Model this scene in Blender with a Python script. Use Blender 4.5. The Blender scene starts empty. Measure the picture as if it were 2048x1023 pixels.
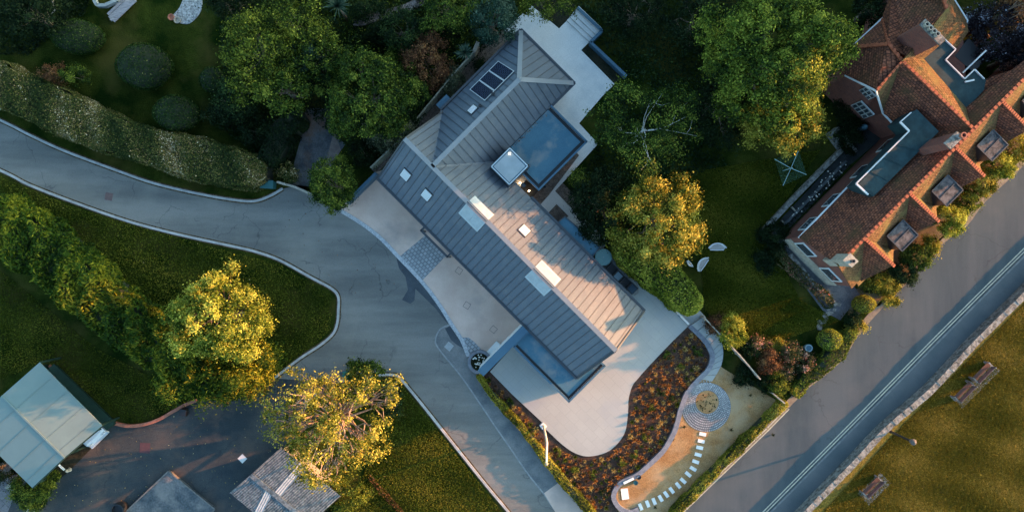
import bpy, math, random
import numpy as np
from mathutils import Vector
R = math.radians
H = 55.0; S = 0.036
scene = bpy.context.scene
# ---------------------------------------------------------------- camera, sky, sun
cam_d = bpy.data.cameras.new('camera'); cam = bpy.data.objects.new('camera', cam_d)
scene.collection.objects.link(cam); cam.location = (0, 0, H); cam_d.sensor_width = 36
cam_d.lens = 18.0 / (1024 * S / H); cam_d.clip_end = 2000
scene.camera = cam
SUN_AZ = R(17); SUN_EL = R(11.8)          # direction towards the sun, measured from +X
world = bpy.data.worlds.new('World'); scene.world = world; world.use_nodes = True
wn = world.node_tree; bgn = wn.nodes['Background']
sky = wn.nodes.new('ShaderNodeTexSky'); sky.sky_type = 'NISHITA'; sky.sun_disc = False
sky.sun_elevation = SUN_EL; sky.sun_rotation = R(90) - SUN_AZ
sky.air_density = 1.0; sky.dust_density = 2.5; sky.ozone_density = 1.2
tint = wn.nodes.new('ShaderNodeMix'); tint.data_type = 'RGBA'; tint.blend_type = 'MULTIPLY'; tint.inputs[0].default_value = 1; tint.inputs[7].default_value = (.75, .98, 1.04, 1)
wn.links.new(sky.outputs[0], tint.inputs[6]); wn.links.new(tint.outputs[2], bgn.inputs[0]); bgn.inputs[1].default_value = 0.15
sun_d = bpy.data.lights.new('sun', 'SUN'); sun = bpy.data.objects.new('sun', sun_d)
scene.collection.objects.link(sun); sun_d.energy = 3.5; sun_d.angle = R(0.6); sun_d.color = (1.0, 0.40, 0.14)
sun.rotation_euler = Vector((-math.cos(SUN_AZ)*math.cos(SUN_EL), -math.sin(SUN_AZ)*math.cos(SUN_EL), -math.sin(SUN_EL))).to_track_quat('-Z', 'Y').to_euler()
sun.location = (60, 20, 40)
vs = scene.view_settings; vs.view_transform = 'Standard'; vs.look = 'None'; vs.gamma = 1; vs.exposure = 2.3
# ---------------------------------------------------------------- helpers
rng = np.random.default_rng(7); rnd = random.Random(5)
C = scene.collection
def W(px, py, z=0.0):
    k = (H - z) / H
    return Vector(((px - 1024) * S * k, (511.5 - py) * S * k, z))
def F(a, b, z=0.0):                     # house frame: a runs down-right, b runs up-right (ground pixels)
    return Vector((S * (a + b) / 2, -S * (a - b) / 2, z))
class G:
    def __init__(s): s.v = []; s.f = []; s.m = []
    def add(s, vs_, fs, m=0):
        o = len(s.v); s.v += [tuple(p) for p in vs_]
        for f in fs: s.f.append(tuple(i + o for i in f)); s.m.append(m)
        return s
    def poly(s, pts, m=0):
        pts = [Vector(p) for p in pts]; n = Vector((0, 0, 0))
        for i in range(len(pts)):
            a, b = pts[i], pts[(i+1) % len(pts)]; n += a.cross(b)
        if n.z < 0: pts = pts[::-1]
        return s.add(pts, [tuple(range(len(pts)))], m)
    def slab(s, pts, t, m=0, ms=None):
        pts = [Vector(p) for p in pts]; n = Vector((0, 0, 0))
        for i in range(len(pts)): n += pts[i].cross(pts[(i+1) % len(pts)])
        if n.z < 0: pts = pts[::-1]
        k = len(pts); lo = [p - Vector((0, 0, t)) for p in pts]
        s.add(pts, [tuple(range(k))], m)
        s.add(pts + lo, [(i, i + k, (i+1) % k + k, (i+1) % k) for i in range(k)] + [tuple(range(2*k-1, k-1, -1))], m if ms is None else ms)
        return s
    def prism(s, pts, z0, z1, m=0, ms=None):
        return s.slab([(p[0], p[1], z1) for p in pts], z1 - z0, m, ms)
    def beam(s, p0, p1, w, h, m=0, up=None):
        p0 = Vector(p0); p1 = Vector(p1); d = (p1 - p0)
        if d.length < 1e-6: return s
        d.normalize(); u = Vector(up) if up else Vector((0, 0, 1))
        if abs(d.dot(u)) > .99: u = Vector((1, 0, 0))
        sd = d.cross(u).normalized(); uu = sd.cross(d).normalized()
        c = []
        for p in (p0, p1):
            for a, b in ((-1, -1), (1, -1), (1, 1), (-1, 1)): c.append(p + sd*a*w/2 + uu*b*h/2)
        return s.add(c, [(3,2,1,0), (4,5,6,7), (0,1,5,4), (1,2,6,5), (2,3,7,6), (3,0,4,7)], m)
    def tube(s, pts, rad, n=6, m=0, cap=True):
        pts = [Vector(p) for p in pts]; k = len(pts)
        if not hasattr(rad, '__len__'): rad = [rad]*k
        vs_ = []
        for i, p in enumerate(pts):
            d = (pts[min(i+1, k-1)] - pts[max(i-1, 0)]).normalized()
            u = Vector((0, 0, 1)) if abs(d.z) < .9 else Vector((1, 0, 0))
            a = d.cross(u).normalized(); b = a.cross(d)
            for j in range(n):
                t = 2*math.pi*j/n; vs_.append(p + (a*math.cos(t) + b*math.sin(t))*rad[i])
        fs = [(i*n+j, i*n+(j+1) % n, (i+1)*n+(j+1) % n, (i+1)*n+j) for i in range(k-1) for j in range(n)]
        if cap: fs += [tuple(range(n))[::-1], tuple(range((k-1)*n, k*n))]
        return s.add(vs_, fs, m)
    def lathe(s, c, prof, n=24, m=0):
        c = Vector(c); vs_ = []; k = len(prof)
        for r, z in prof:
            for j in range(n):
                t = 2*math.pi*j/n; vs_.append(c + Vector((r*math.cos(t), r*math.sin(t), z)))
        fs = [(i*n+j, i*n+(j+1) % n, (i+1)*n+(j+1) % n, (i+1)*n+j) for i in range(k-1) for j in range(n)]
        fs += [tuple(range(n))[::-1], tuple(range((k-1)*n, k*n))]
        return s.add(vs_, fs, m)
    def build(s, name, mats, parent=None, origin=None, smooth=False):
        if not isinstance(mats, (list, tuple)): mats = [mats]
        me = bpy.data.meshes.new(name)
        V = np.array(s.v, dtype=np.float64)
        if parent is not None:
            r = parent
            while r.parent: r = r.parent
            o0 = np.array(r.location)
        else:
            o0 = np.array(origin) if origin is not None else np.array([(V[:,0].min()+V[:,0].max())/2, (V[:,1].min()+V[:,1].max())/2, V[:,2].min()])
        me.from_pydata((V - o0).tolist(), [], s.f)
        for mt in mats: me.materials.append(mt)
        me.polygons.foreach_set('material_index', s.m)
        uvl = me.uv_layers.new(name='UVMap'); uv = np.zeros((len(me.loops), 2))
        for p in me.polygons:
            n = p.normal; t = Vector((0, 0, 1)).cross(n)
            t = t.normalized() if t.length > .02 else Vector((.7071, -.7071, 0))
            w = n.cross(t)
            for li in p.loop_indices:
                q = Vector(V[me.loops[li].vertex_index]); uv[li] = (q.dot(t), q.dot(w))
        uvl.data.foreach_set('uv', uv.ravel())
        if smooth: me.polygons.foreach_set('use_smooth', [True]*len(me.polygons))
        me.update()
        o = bpy.data.objects.new(name, me); C.objects.link(o)
        if parent is not None: o.parent = parent
        else: o.location = tuple(o0)
        return o
def thing(name, label, cat, loc, group=None):
    o = bpy.data.objects.new(name, None); C.objects.link(o); o.location = loc; o.empty_display_size = .3
    o['label'] = label; o['category'] = cat
    if group: o['group'] = group
    return o
def tag(o, label, cat, group=None):
    o['label'] = label; o['category'] = cat
    if group: o['group'] = group
    return o
def struct(o, kind='structure'): o['kind'] = kind; return o
def copy_tree(o, parent=None):
    c = o.copy(); C.objects.link(c)
    if parent is not None: c.parent = parent
    for ch in list(o.children): copy_tree(ch, c)
    return c
def smooth_pts(P, n=5, closed=False):
    out = []; k = len(P); rngi = range(k if closed else k-1)
    for i in rngi:
        g = (lambda j: P[j % k]) if closed else (lambda j: P[max(0, min(k-1, j))])
        p0, p1, p2, p3 = g(i-1), g(i), g(i+1), g(i+2)
        for j in range(n):
            t = j/n
            out.append(tuple(.5*((2*p1[q]) + (-p0[q]+p2[q])*t + (2*p0[q]-5*p1[q]+4*p2[q]-p3[q])*t*t + (-p0[q]+3*p1[q]-3*p2[q]+p3[q])*t**3) for q in range(2)))
    if not closed: out.append(tuple(P[-1][:2]))
    return out
def ribbon(g, pts, w, z0, z1, m=0, side=0.0):   # kerb-like strip along pixel points
    P = [W(x, y) for x, y in pts]; L = []; Rr = []
    for i, p in enumerate(P):
        d = (P[min(i+1, len(P)-1)] - P[max(i-1, 0)]).normalized(); n = Vector((-d.y, d.x, 0))
        L.append(p + n*(w/2+side)); Rr.append(p - n*(w/2-side))
    k = len(P); U = Vector((0, 0, 1))
    vs_ = [q + U*z1 for q in L] + [q + U*z1 for q in Rr] + [q + U*z0 for q in L] + [q + U*z0 for q in Rr]
    fs = []
    for i in range(k-1):
        fs += [(i, k+i, k+i+1, i+1), (2*k+i, i, i+1, 2*k+i+1), (k+i, 3*k+i, 3*k+i+1, k+i+1)]
    fs += [(0, 2*k, 3*k, k), (k-1, 2*k-1, 4*k-1, 3*k-1)]
    return g.add(vs_, fs, m)
def sheet(name, pts, z, mt, kind='structure', base=-.05):
    g = G(); g.prism([W(x, y) for x, y in pts], base, z); return struct(g.build(name, mt), kind)
# ---------------------------------------------------------------- materials
def mat(name, c1, c2=None, scale=1.0, rough=.8, bump=.0, bscale=20., speck=.0, sscale=8., metal=0., spec=.4, stain=None, stscale=.25, stamt=.5, detail=4, emis=None, stretch=None, wave=None, brick=None, crack=0):
    m = bpy.data.materials.new(name); m.use_nodes = True; nt = m.node_tree; N = nt.nodes; L = nt.links
    b = N['Principled BSDF']; b.inputs['Roughness'].default_value = rough; b.inputs['Metallic'].default_value = metal
    b.inputs['Specular IOR Level'].default_value = spec
    geo = N.new('ShaderNodeNewGeometry'); pos = geo.outputs['Position']
    def mix(fac, a, c, bt='MIX'):
        x = N.new('ShaderNodeMix'); x.data_type = 'RGBA'; x.blend_type = bt
        for key, v in ((0, fac), (6, a), (7, c)):
            if isinstance(v, (int, float)): x.inputs[key].default_value = v
            elif isinstance(v, tuple): x.inputs[key].default_value = (*v, 1)
            else: L.new(v, x.inputs[key])
        return x.outputs[2]
    def noise(sc, det=4, vec=None, ro=.6):
        x = N.new('ShaderNodeTexNoise'); x.inputs['Scale'].default_value = sc; x.inputs['Detail'].default_value = det
        x.inputs['Roughness'].default_value = ro; L.new(vec or pos, x.inputs['Vector']); return x.outputs['Fac']
    def ramp(v, lo, hi):
        x = N.new('ShaderNodeMapRange'); x.inputs[1].default_value = lo; x.inputs[2].default_value = hi; L.new(v, x.inputs[0]); return x.outputs[0]
    vec = pos
    if stretch:
        mp = N.new('ShaderNodeMapping'); mp.inputs['Rotation'].default_value = (0, 0, stretch[0]); mp.inputs['Scale'].default_value = (stretch[1], stretch[2], 1)
        L.new(pos, mp.inputs[0]); vec = mp.outputs[0]
    col = c1; hgt = None
    if c2: col = mix(ramp(noise(scale, detail, vec), .38, .62), c1, c2)
    if brick:
        uvn = N.new('ShaderNodeUVMap'); bt = N.new('ShaderNodeTexBrick'); L.new(uvn.outputs[0], bt.inputs['Vector'])
        bt.inputs['Scale'].default_value = 1; bt.inputs['Brick Width'].default_value = brick[0]; bt.inputs['Row Height'].default_value = brick[1]
        bt.inputs['Mortar Size'].default_value = brick[2]; bt.inputs['Color1'].default_value = (*brick[3], 1); bt.inputs['Color2'].default_value = (*brick[4], 1)
        bt.inputs['Mortar'].default_value = (*brick[5], 1); bt.inputs['Bias'].default_value = -.1
        if len(brick) > 6: col = mix(brick[6], col, bt.outputs['Color'])
        else: col = bt.outputs['Color']
        if c2 and len(brick) <= 6: col = mix(.35, col, mix(ramp(noise(scale), .4, .6), c1, c2))
        iv = N.new('ShaderNodeMath'); iv.operation = 'SUBTRACT'; iv.inputs[0].default_value = 1; L.new(bt.outputs['Fac'], iv.inputs[1]); hgt = iv.outputs[0]
    if speck: col = mix(1.0, col, mix(ramp(noise(sscale, 3), .3, .7), (1-speck,)*3, (1+speck,)*3), 'MULTIPLY')
    if stain: col = mix(mix(1.0, ramp(noise(stscale, 5), .5, .68), (stamt,)*3, 'MULTIPLY'), col, stain)
    if crack:
        wv = N.new('ShaderNodeVectorMath'); wv.operation = 'ADD'; L.new(pos, wv.inputs[0])
        nz = N.new('ShaderNodeTexNoise'); nz.inputs['Scale'].default_value = 1.3; nz.inputs['Detail'].default_value = 5; L.new(pos, nz.inputs['Vector']); L.new(nz.outputs['Color'], wv.inputs[1])
        vo = N.new('ShaderNodeTexVoronoi'); vo.feature = 'DISTANCE_TO_EDGE'; vo.inputs['Scale'].default_value = .33; L.new(wv.outputs[0], vo.inputs['Vector'])
        ck = ramp(vo.outputs['Distance'], .012, .003); gate = ramp(noise(.25, 2), .5, .56)
        gm = N.new('ShaderNodeMath'); gm.operation = 'MULTIPLY'; L.new(ck, gm.inputs[0]); L.new(gate, gm.inputs[1])
        gm2 = N.new('ShaderNodeMath'); gm2.operation = 'MULTIPLY'; L.new(gm.outputs[0], gm2.inputs[0]); gm2.inputs[1].default_value = crack
        col = mix(gm2.outputs[0], col, (.02,.025,.03))
    if isinstance(col, tuple): b.inputs['Base Color'].default_value = (*col, 1)
    else: L.new(col, b.inputs['Base Color'])
    if bump:
        bp = N.new('ShaderNodeBump'); bp.inputs['Strength'].default_value = min(1, bump); bp.inputs['Distance'].default_value = .05
        if hgt is None:
            hgt = noise(bscale, 4)
        L.new(hgt, bp.inputs['Height']); L.new(bp.outputs[0], b.inputs['Normal'])
    if emis: b.inputs['Emission Color'].default_value = (*emis[0], 1); b.inputs['Emission Strength'].default_value = emis[1]
    return m
def leafmat(name, stops, transl=.25, pn=.35):
    m = bpy.data.materials.new(name); m.use_nodes = True; nt = m.node_tree; N = nt.nodes; L = nt.links
    N.remove(N['Principled BSDF']); out = N['Material Output']
    at = N.new('ShaderNodeAttribute'); at.attribute_name = 'tone'
    cr = N.new('ShaderNodeValToRGB'); e = cr.color_ramp.elements
    while len(e) < len(stops): e.new(.5)
    for i, (p, c) in enumerate(stops): e[i].position = p; e[i].color = (*c, 1)
    L.new(at.outputs['Fac'], cr.inputs[0])
    d = N.new('ShaderNodeBsdfDiffuse'); t = N.new('ShaderNodeBsdfTranslucent'); g = N.new('ShaderNodeBsdfGlossy')
    g.inputs['Roughness'].default_value = .5; g.inputs['Color'].default_value = (.6, .6, .6, 1)
    L.new(cr.outputs[0], d.inputs[0]); L.new(cr.outputs[0], t.inputs[0])
    m1 = N.new('ShaderNodeMixShader'); m1.inputs[0].default_value = transl; L.new(d.outputs[0], m1.inputs[1]); L.new(t.outputs[0], m1.inputs[2])
    m2 = N.new('ShaderNodeMixShader'); m2.inputs[0].default_value = .008; L.new(m1.outputs[0], m2.inputs[1]); L.new(g.outputs[0], m2.inputs[2])
    L.new(m2.outputs[0], out.inputs[0]); return m
M = {}
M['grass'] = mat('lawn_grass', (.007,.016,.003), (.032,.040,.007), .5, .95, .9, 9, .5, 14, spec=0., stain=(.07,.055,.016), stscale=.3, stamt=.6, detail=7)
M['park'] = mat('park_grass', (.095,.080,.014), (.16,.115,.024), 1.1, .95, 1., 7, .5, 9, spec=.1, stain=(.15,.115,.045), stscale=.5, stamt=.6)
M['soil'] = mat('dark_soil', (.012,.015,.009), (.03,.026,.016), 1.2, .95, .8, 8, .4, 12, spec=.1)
M['asphalt'] = mat('lane_asphalt', (.108,.110,.104), (.178,.175,.162), .30, .9, .3, 60, .18, 30, spec=.2, crack=.4, stain=(.22,.215,.19), stscale=.16, stamt=.5, stretch=(R(32), .25, 1.5), detail=7)
M['road'] = mat('road_asphalt', (.038,.056,.066), (.064,.080,.088), .3, .9, .3, 60, .10, 30, stretch=(R(45), 1.4, .16), stain=(.10,.105,.105), stscale=.15, stamt=.4, spec=.2, crack=.35, detail=7)
M['patch'] = mat('patched_asphalt', (.095,.105,.11), (.19,.185,.175), .6, .9, .3, 40, .2, 20, detail=8)
M['newpatch'] = mat('fresh_asphalt', (.035,.045,.055), (.055,.065,.075), 1., .8, .3, 60, .2, 30)
M['yard'] = mat('old_yard_asphalt', (.022,.032,.038), (.052,.056,.055), .3, .9, .4, 30, .25, 16, stain=(.10,.075,.06), stscale=.35, stamt=.7, detail=7, crack=.6, spec=.2)
M['kerb'] = mat('kerb_concrete', (.26,.26,.25), (.36,.355,.34), 1.5, .85, .2, 30, .15, 10)
M['buff'] = mat('resin_gravel', (.50,.345,.27), (.60,.43,.345), .35, .9, .25, 70, .10, 35, stain=(.25,.22,.20), stscale=.25, stamt=.7)
M['setts'] = mat('granite_setts', (.2,.21,.215), (.3,.3,.3), 1.5, .85, .6, 30, 0, 8, brick=(.26,.26,.035,(.24,.25,.26),(.38,.38,.38),(.11,.12,.125)))
M['settring'] = mat('ring_setts', (.2,.21,.215), (.34,.34,.34), 6, .85, .4, 30, .3, 9)
M['patio'] = mat('patio_slabs', (.255,.258,.238), (.30,.30,.275), .25, .8, .12, 40, .06, 18, stain=(.26,.275,.285), stscale=.35, stamt=.6, brick=(.9,.6,.014,(.31,.31,.29),(.345,.345,.32),(.235,.235,.22),.4))
M['terrace'] = mat('terrace_slabs', (.60,.54,.48), (.68,.62,.56), .3, .85, .15, 40, .1, 12, stain=(.36,.38,.39), stscale=.4, stamt=.5, brick=(.9,.6,.01,(.54,.53,.51),(.6,.59,.57),(.44,.43,.42),.4))
M['bark'] = mat('gravel_strip', (.10,.075,.06), (.18,.135,.11), 5, .95, .8, 22, .6, 18)
M['mulch'] = mat('bark_mulch', (.032,.019,.014), (.07,.036,.024), 2.5, .95, .8, 15, .5, 14)
M['gravel'] = mat('golden_gravel', (.24,.125,.045), (.31,.185,.08), .8, .95, .6, 35, .5, 22, stain=(.33,.24,.14), stscale=.35, stamt=.8)
M['slab'] = mat('pale_stone', (.62,.60,.56), (.68,.66,.62), 3, .8, .1, 30, .05, 10)
M['slate'] = mat('slate_coping', (.115,.12,.14), (.17,.175,.195), 3, .7, .2, 20, .15, 10)
M['zinc'] = mat('zinc_roof', (.072,.090,.110), (.088,.107,.128), .9, .6, .05, 30, .05, 9, metal=.0, spec=.4, stain=(.15,.15,.15), stscale=1.2, stamt=.3, detail=6, brick=(.485,3.1,.0,(.076,.090,.109),(.100,.115,.136),(.08,.095,.11),.5))
M['seam'] = mat('zinc_seam_shade', (.05,.055,.065), None, rough=.55)  # ribs coloured darker than the sheets to paint in their shadow lines
M['flat'] = mat('membrane_roof', (.028,.092,.135), (.042,.112,.155), .8, .7, .1, 30, .10, 14, stain=(.17,.175,.17), stscale=.7, stamt=.75, detail=8)
M['dark'] = mat('anthracite_metal', (.030,.035,.042), None, rough=.45, spec=.5)
M['trimblue'] = mat('blue_grey_capping', (.035,.085,.13), (.04,.095,.14), 1, .5, 0, 30, .04, 10)
M['black'] = mat('black_plastic', (.012,.013,.015), None, rough=.5)
M['white'] = mat('white_paint', (.60,.61,.60), (.54,.55,.54), 2, .5)
M['render'] = mat('white_render', (.74,.73,.70), (.68,.67,.64), 1, .8, .1, 30)
M['glasspale'] = mat('blind_glass', (.46,.48,.48), None, rough=.25, spec=.7)
M['glasslant'] = mat('lantern_glass', (.25,.28,.29), (.30,.33,.34), 3, .35, spec=.6)
M['glassdark'] = mat('dark_glass', (.03,.04,.05), (.06,.07,.08), 2, .08, spec=.8)
M['pvcell'] = mat('solar_cell', (.010,.014,.028), None, rough=.12, spec=.8, brick=(.16,.16,.006,(.010,.014,.03),(.012,.018,.035),(.08,.10,.13)))
M['wood'] = mat('weathered_wood', (.20,.165,.13), (.30,.26,.21), 3, .85, .3, 20, .3, 14, stretch=(R(45), 6, .6))
M['fence'] = mat('fence_timber', (.16,.16,.12), (.26,.25,.19), 3, .9, .2, 20, .3, 9)
M['tile'] = mat('clay_tiles', (.14,.055,.034), (.075,.036,.028), 1.3, 1., .8, 8, .5, 7, stain=(.08,.052,.024), stscale=.55, stamt=.8, spec=.08, brick=(.21,.17,.02,(.30,.10,.05),(.085,.038,.028),(.02,.011,.009)))
M['tileold'] = mat('mossy_clay_tiles', (.13,.08,.038), (.085,.055,.028), 1.6, .9, .8, 8, .4, 6, stain=(.15,.12,.045), stscale=.8, stamt=.8, spec=.08, brick=(.21,.17,.02,(.22,.115,.055),(.095,.055,.028),(.04,.024,.012)))
M['ridge'] = mat('ridge_tiles', (.34,.085,.035), (.26,.07,.03), 3, .8, .2, 20, .2, 8)
M['lead'] = mat('lead_flat_roof', (.007,.026,.030), (.016,.045,.050), 1.2, .85, .1, 20, .15, 6)
M['leadpale'] = mat('weathered_lead', (.014,.018,.022), (.10,.09,.09), 2.6, .8, .2, 12, .2, 8, detail=3)
M['brick'] = mat('red_brick_wall', (.2,.075,.05), (.13,.05,.04), 2, .9, .4, 20, .2, 12, brick=(.225,.15,.012,(.22,.065,.04),(.12,.04,.03),(.10,.07,.06)))
M['brickedge'] = mat('brick_edging', (.36,.13,.075), (.25,.09,.055), 4, .85, .3, 20, .2, 9)
M['stone'] = mat('rubble_stone', (.085,.08,.07), (.22,.205,.18), 3.5, .95, .9, 9, .5, 6, stain=(.30,.285,.26), stscale=2.2, stamt=.6)
M['creamstone'] = mat('cream_render', (.36,.31,.24), (.27,.235,.185), 3, .9, .4, 15, .25, 9)
M['corr'] = mat('green_corrugated', (.11,.16,.155), (.125,.178,.172), .3, .6, .0, 30, .02, 10, stain=(.09,.12,.12), stscale=.35, stamt=.35)
M['asb'] = mat('cement_corrugated', (.055,.08,.095), (.11,.135,.15), 2.2, .95, .6, 14, .55, 8, stain=(.22,.235,.24), stscale=3, stamt=.5)
M['greenpaint'] = mat('green_boards', (.005,.022,.013), (.009,.03,.018), 2, .7)
M['sheet'] = mat('translucent_sheet', (.36,.37,.37), (.30,.31,.31), 3, .5)
M['bitumen'] = mat('bitumen_roof', (.035,.05,.06), (.12,.12,.12), .7, .9, .3, 20, .3, 7, stain=(.22,.2,.18), stscale=.8, stamt=.6, detail=7)
M['trunk'] = mat('tree_bark', (.12,.085,.06), (.19,.14,.10), 4, .95, .4, 12, .3, 8)
M['palebark'] = mat('pale_branch_bark', (.34,.25,.19), (.24,.17,.12), 4, .9)
M['birch'] = mat('birch_bark', (.55,.53,.49), (.30,.28,.25), 3, .8, .2, 12, .3, 9)
M['yellowline'] = mat('faded_road_line', (.42,.40,.30), (.30,.29,.24), 3, .85, speck=.25, sscale=12)
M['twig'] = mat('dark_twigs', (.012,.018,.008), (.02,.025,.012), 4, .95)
M['carwhite'] = mat('car_paint', (.42,.46,.50), None, rough=.25, spec=.6)
M['teal'] = mat('teal_plastic', (.02,.09,.095), None, rough=.5)
M['tealtop'] = mat('frosted_teal_glass', (.16,.34,.34), (.18,.37,.37), 3, .3, spec=.5)
M['terracotta'] = mat('terracotta', (.38,.14,.08), (.28,.10,.06), 5, .9)
M['redseat'] = mat('red_brown_slats', (.12,.05,.035), (.07,.035,.03), 5, .75, stretch=(R(45), 6, .6))
M['orangewood'] = mat('oiled_timber', (.42,.24,.14), (.36,.2,.12), 3, .6)
M['bulb'] = mat('lit_lamp', (1,.8,.55), None, emis=((1,.72,.42), 9))
g1, g2, g3 = (.018,.034,.010), (.045,.080,.018), (.095,.135,.030)
LM = {}
LM['green'] = leafmat('green_leaves', [(0, (.007,.018,.004)), (.5, (.038,.070,.009)), (1, (.17,.20,.028))])
LM['bright'] = leafmat('bright_green_leaves', [(0, (.010,.024,.004)), (.5, (.075,.11,.012)), (1, (.30,.32,.04))])
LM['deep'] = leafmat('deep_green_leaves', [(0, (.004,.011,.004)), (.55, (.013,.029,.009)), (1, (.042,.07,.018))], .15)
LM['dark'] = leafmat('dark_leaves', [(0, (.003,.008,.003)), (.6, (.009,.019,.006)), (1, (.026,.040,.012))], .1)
LM['blue'] = leafmat('blue_green_leaves', [(0, (.008,.022,.015)), (.5, (.022,.055,.035)), (1, (.085,.125,.085))], .15)
LM['olive'] = leafmat('olive_leaves', [(0, (.010,.020,.004)), (.5, (.060,.088,.010)), (1, (.24,.25,.032))])
LM['yellow'] = leafmat('yellow_green_leaves', [(0, (.022,.045,.004)), (.4, (.14,.175,.016)), (1, (.52,.50,.08))], .3)
LM['gold'] = leafmat('golden_leaves', [(0, (.028,.042,.004)), (.4, (.17,.165,.016)), (1, (.50,.41,.07))], .3)
LM['conifer'] = leafmat('conifer_sprays', [(0, (.006,.018,.003)), (.5, (.034,.066,.006)), (1, (.24,.22,.016))], .15)
LM['clipped'] = leafmat('clipped_evergreen_leaves', [(0, (.006,.018,.005)), (.5, (.020,.045,.008)), (.85, (.055,.085,.016)), (1, (.20,.19,.06))], .1)
LM['speckle'] = leafmat('speckled_hedge_leaves', [(0, (.012,.024,.007)), (.45, (.045,.062,.014)), (.65, (.15,.13,.035)), (.85, (.26,.17,.08)), (1, (.55,.48,.32))], .1)
LM['bronze'] = leafmat('bronze_grass_blades', [(0, (.12,.035,.010)), (.5, (.34,.14,.035)), (1, (.60,.38,.14))], .3)
LM['tan'] = leafmat('tan_grass_blades', [(0, (.14,.09,.02)), (.5, (.36,.25,.07)), (1, (.62,.48,.22))], .3)
LM['rose'] = leafmat('rose_leaves_and_blooms', [(0, (.014,.024,.010)), (.5, (.06,.07,.022)), (.78, (.20,.13,.06)), (.9, (.42,.10,.10)), (1, (.6,.35,.25))], .2)
LM['copper'] = leafmat('copper_leaves', [(0, (.012,.009,.010)), (.6, (.030,.022,.026)), (.9, (.06,.05,.06)), (1, (.22,.22,.25))], .1)
LM['redshrub'] = leafmat('red_shrub_leaves', [(0, (.03,.02,.01)), (.5, (.12,.05,.025)), (1, (.26,.14,.055))], .2)
LM['grey'] = leafmat('grey_green_leaves', [(0, (.02,.03,.016)), (.5, (.07,.085,.045)), (1, (.20,.19,.12))], .2)
LM['white'] = leafmat('white_petals', [(0, (.55,.53,.45)), (1, (.75,.73,.66))], .2)
LM['blade'] = leafmat('lawn_blades', [(0, (.024,.040,.003)), (.6, (.09,.105,.010)), (1, (.22,.18,.025))], .25)
LM['parkblade'] = leafmat('park_blades', [(0, (.06,.06,.006)), (.6, (.19,.145,.018)), (1, (.42,.29,.065))], .25)
# ---------------------------------------------------------------- foliage
def norm(a): return a / np.maximum(np.linalg.norm(a, axis=1, keepdims=True), 1e-9)
def leafgeo(P, Nn, size, aspect=.6, jit=.6, tone=None, axis=None):
    n = len(P); jit = jit*1.35; nn = norm(Nn + rng.normal(0, jit, (n, 3)))
    if axis is None: t = np.cross(nn, rng.normal(0, 1, (n, 3)))
    else: t = axis + rng.normal(0, .35, (n, 3)); t = t - nn*np.sum(t*nn, 1, keepdims=True)
    t = norm(t); b = np.cross(nn, t)
    s = size*rng.uniform(.45, 1.4, (n, 1))
    V = np.empty((n, 4, 3)); V[:,0] = P - t*s*.5; V[:,1] = P + b*s*aspect*.5; V[:,2] = P + t*s*.5; V[:,3] = P - b*s*aspect*.5
    tn = rng.uniform(0, 1, n) if tone is None else np.clip(tone, 0, 1)
    return V.reshape(-1, 3), np.repeat(tn, 4)
def leafobj(name, parts, mt, parent=None, origin=None, core=None, coremat=None):
    V = np.concatenate([p[0] for p in parts]); T = np.concatenate([p[1] for p in parts]); nq = len(V)//4
    F_ = np.arange(nq*4).reshape(-1, 4)
    cv = np.zeros((0, 3)); cf = []
    if core is not None: cv = np.array(core.v, dtype=float).reshape(-1, 3); cf = core.f
    if parent is not None:
        r = parent
        while r.parent: r = r.parent
        o0 = np.array(r.location)
    else: o0 = np.array(origin) if origin is not None else np.array([(V[:,0].min()+V[:,0].max())/2, (V[:,1].min()+V[:,1].max())/2, max(0, V[:,2].min())])
    A = np.concatenate([V, cv]) - o0
    me = bpy.data.meshes.new(name); nl = nq*4 + sum(len(f) for f in cf)
    me.vertices.add(len(A)); me.vertices.foreach_set('co', A.astype(np.float32).ravel())
    me.loops.add(nl); idx = np.concatenate([F_.ravel()] + [np.array(f) + nq*4 for f in cf]) if cf else F_.ravel()
    me.loops.foreach_set('vertex_index', idx.astype(np.int32))
    tot = np.concatenate([np.full(nq, 4), np.array([len(f) for f in cf], dtype=int)]) if cf else np.full(nq, 4)
    st = np.concatenate([[0], np.cumsum(tot)[:-1]])
    me.polygons.add(len(tot)); me.polygons.foreach_set('loop_start', st.astype(np.int32)); me.polygons.foreach_set('loop_total', tot.astype(np.int32))
    me.materials.append(mt)
    if cf:
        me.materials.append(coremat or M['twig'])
        me.polygons.foreach_set('material_index', np.concatenate([np.zeros(nq, dtype=np.int32), np.ones(len(cf), dtype=np.int32)]))
    me.update(calc_edges=True); me.validate()
    at = me.attributes.new('tone', 'FLOAT', 'POINT'); at.data.foreach_set('value', np.concatenate([T, np.zeros(len(cv))]).astype(np.float32))
    o = bpy.data.objects.new(name, me); C.objects.link(o)
    if parent is not None: o.parent = parent
    else: o.location = tuple(o0)
    return o
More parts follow.
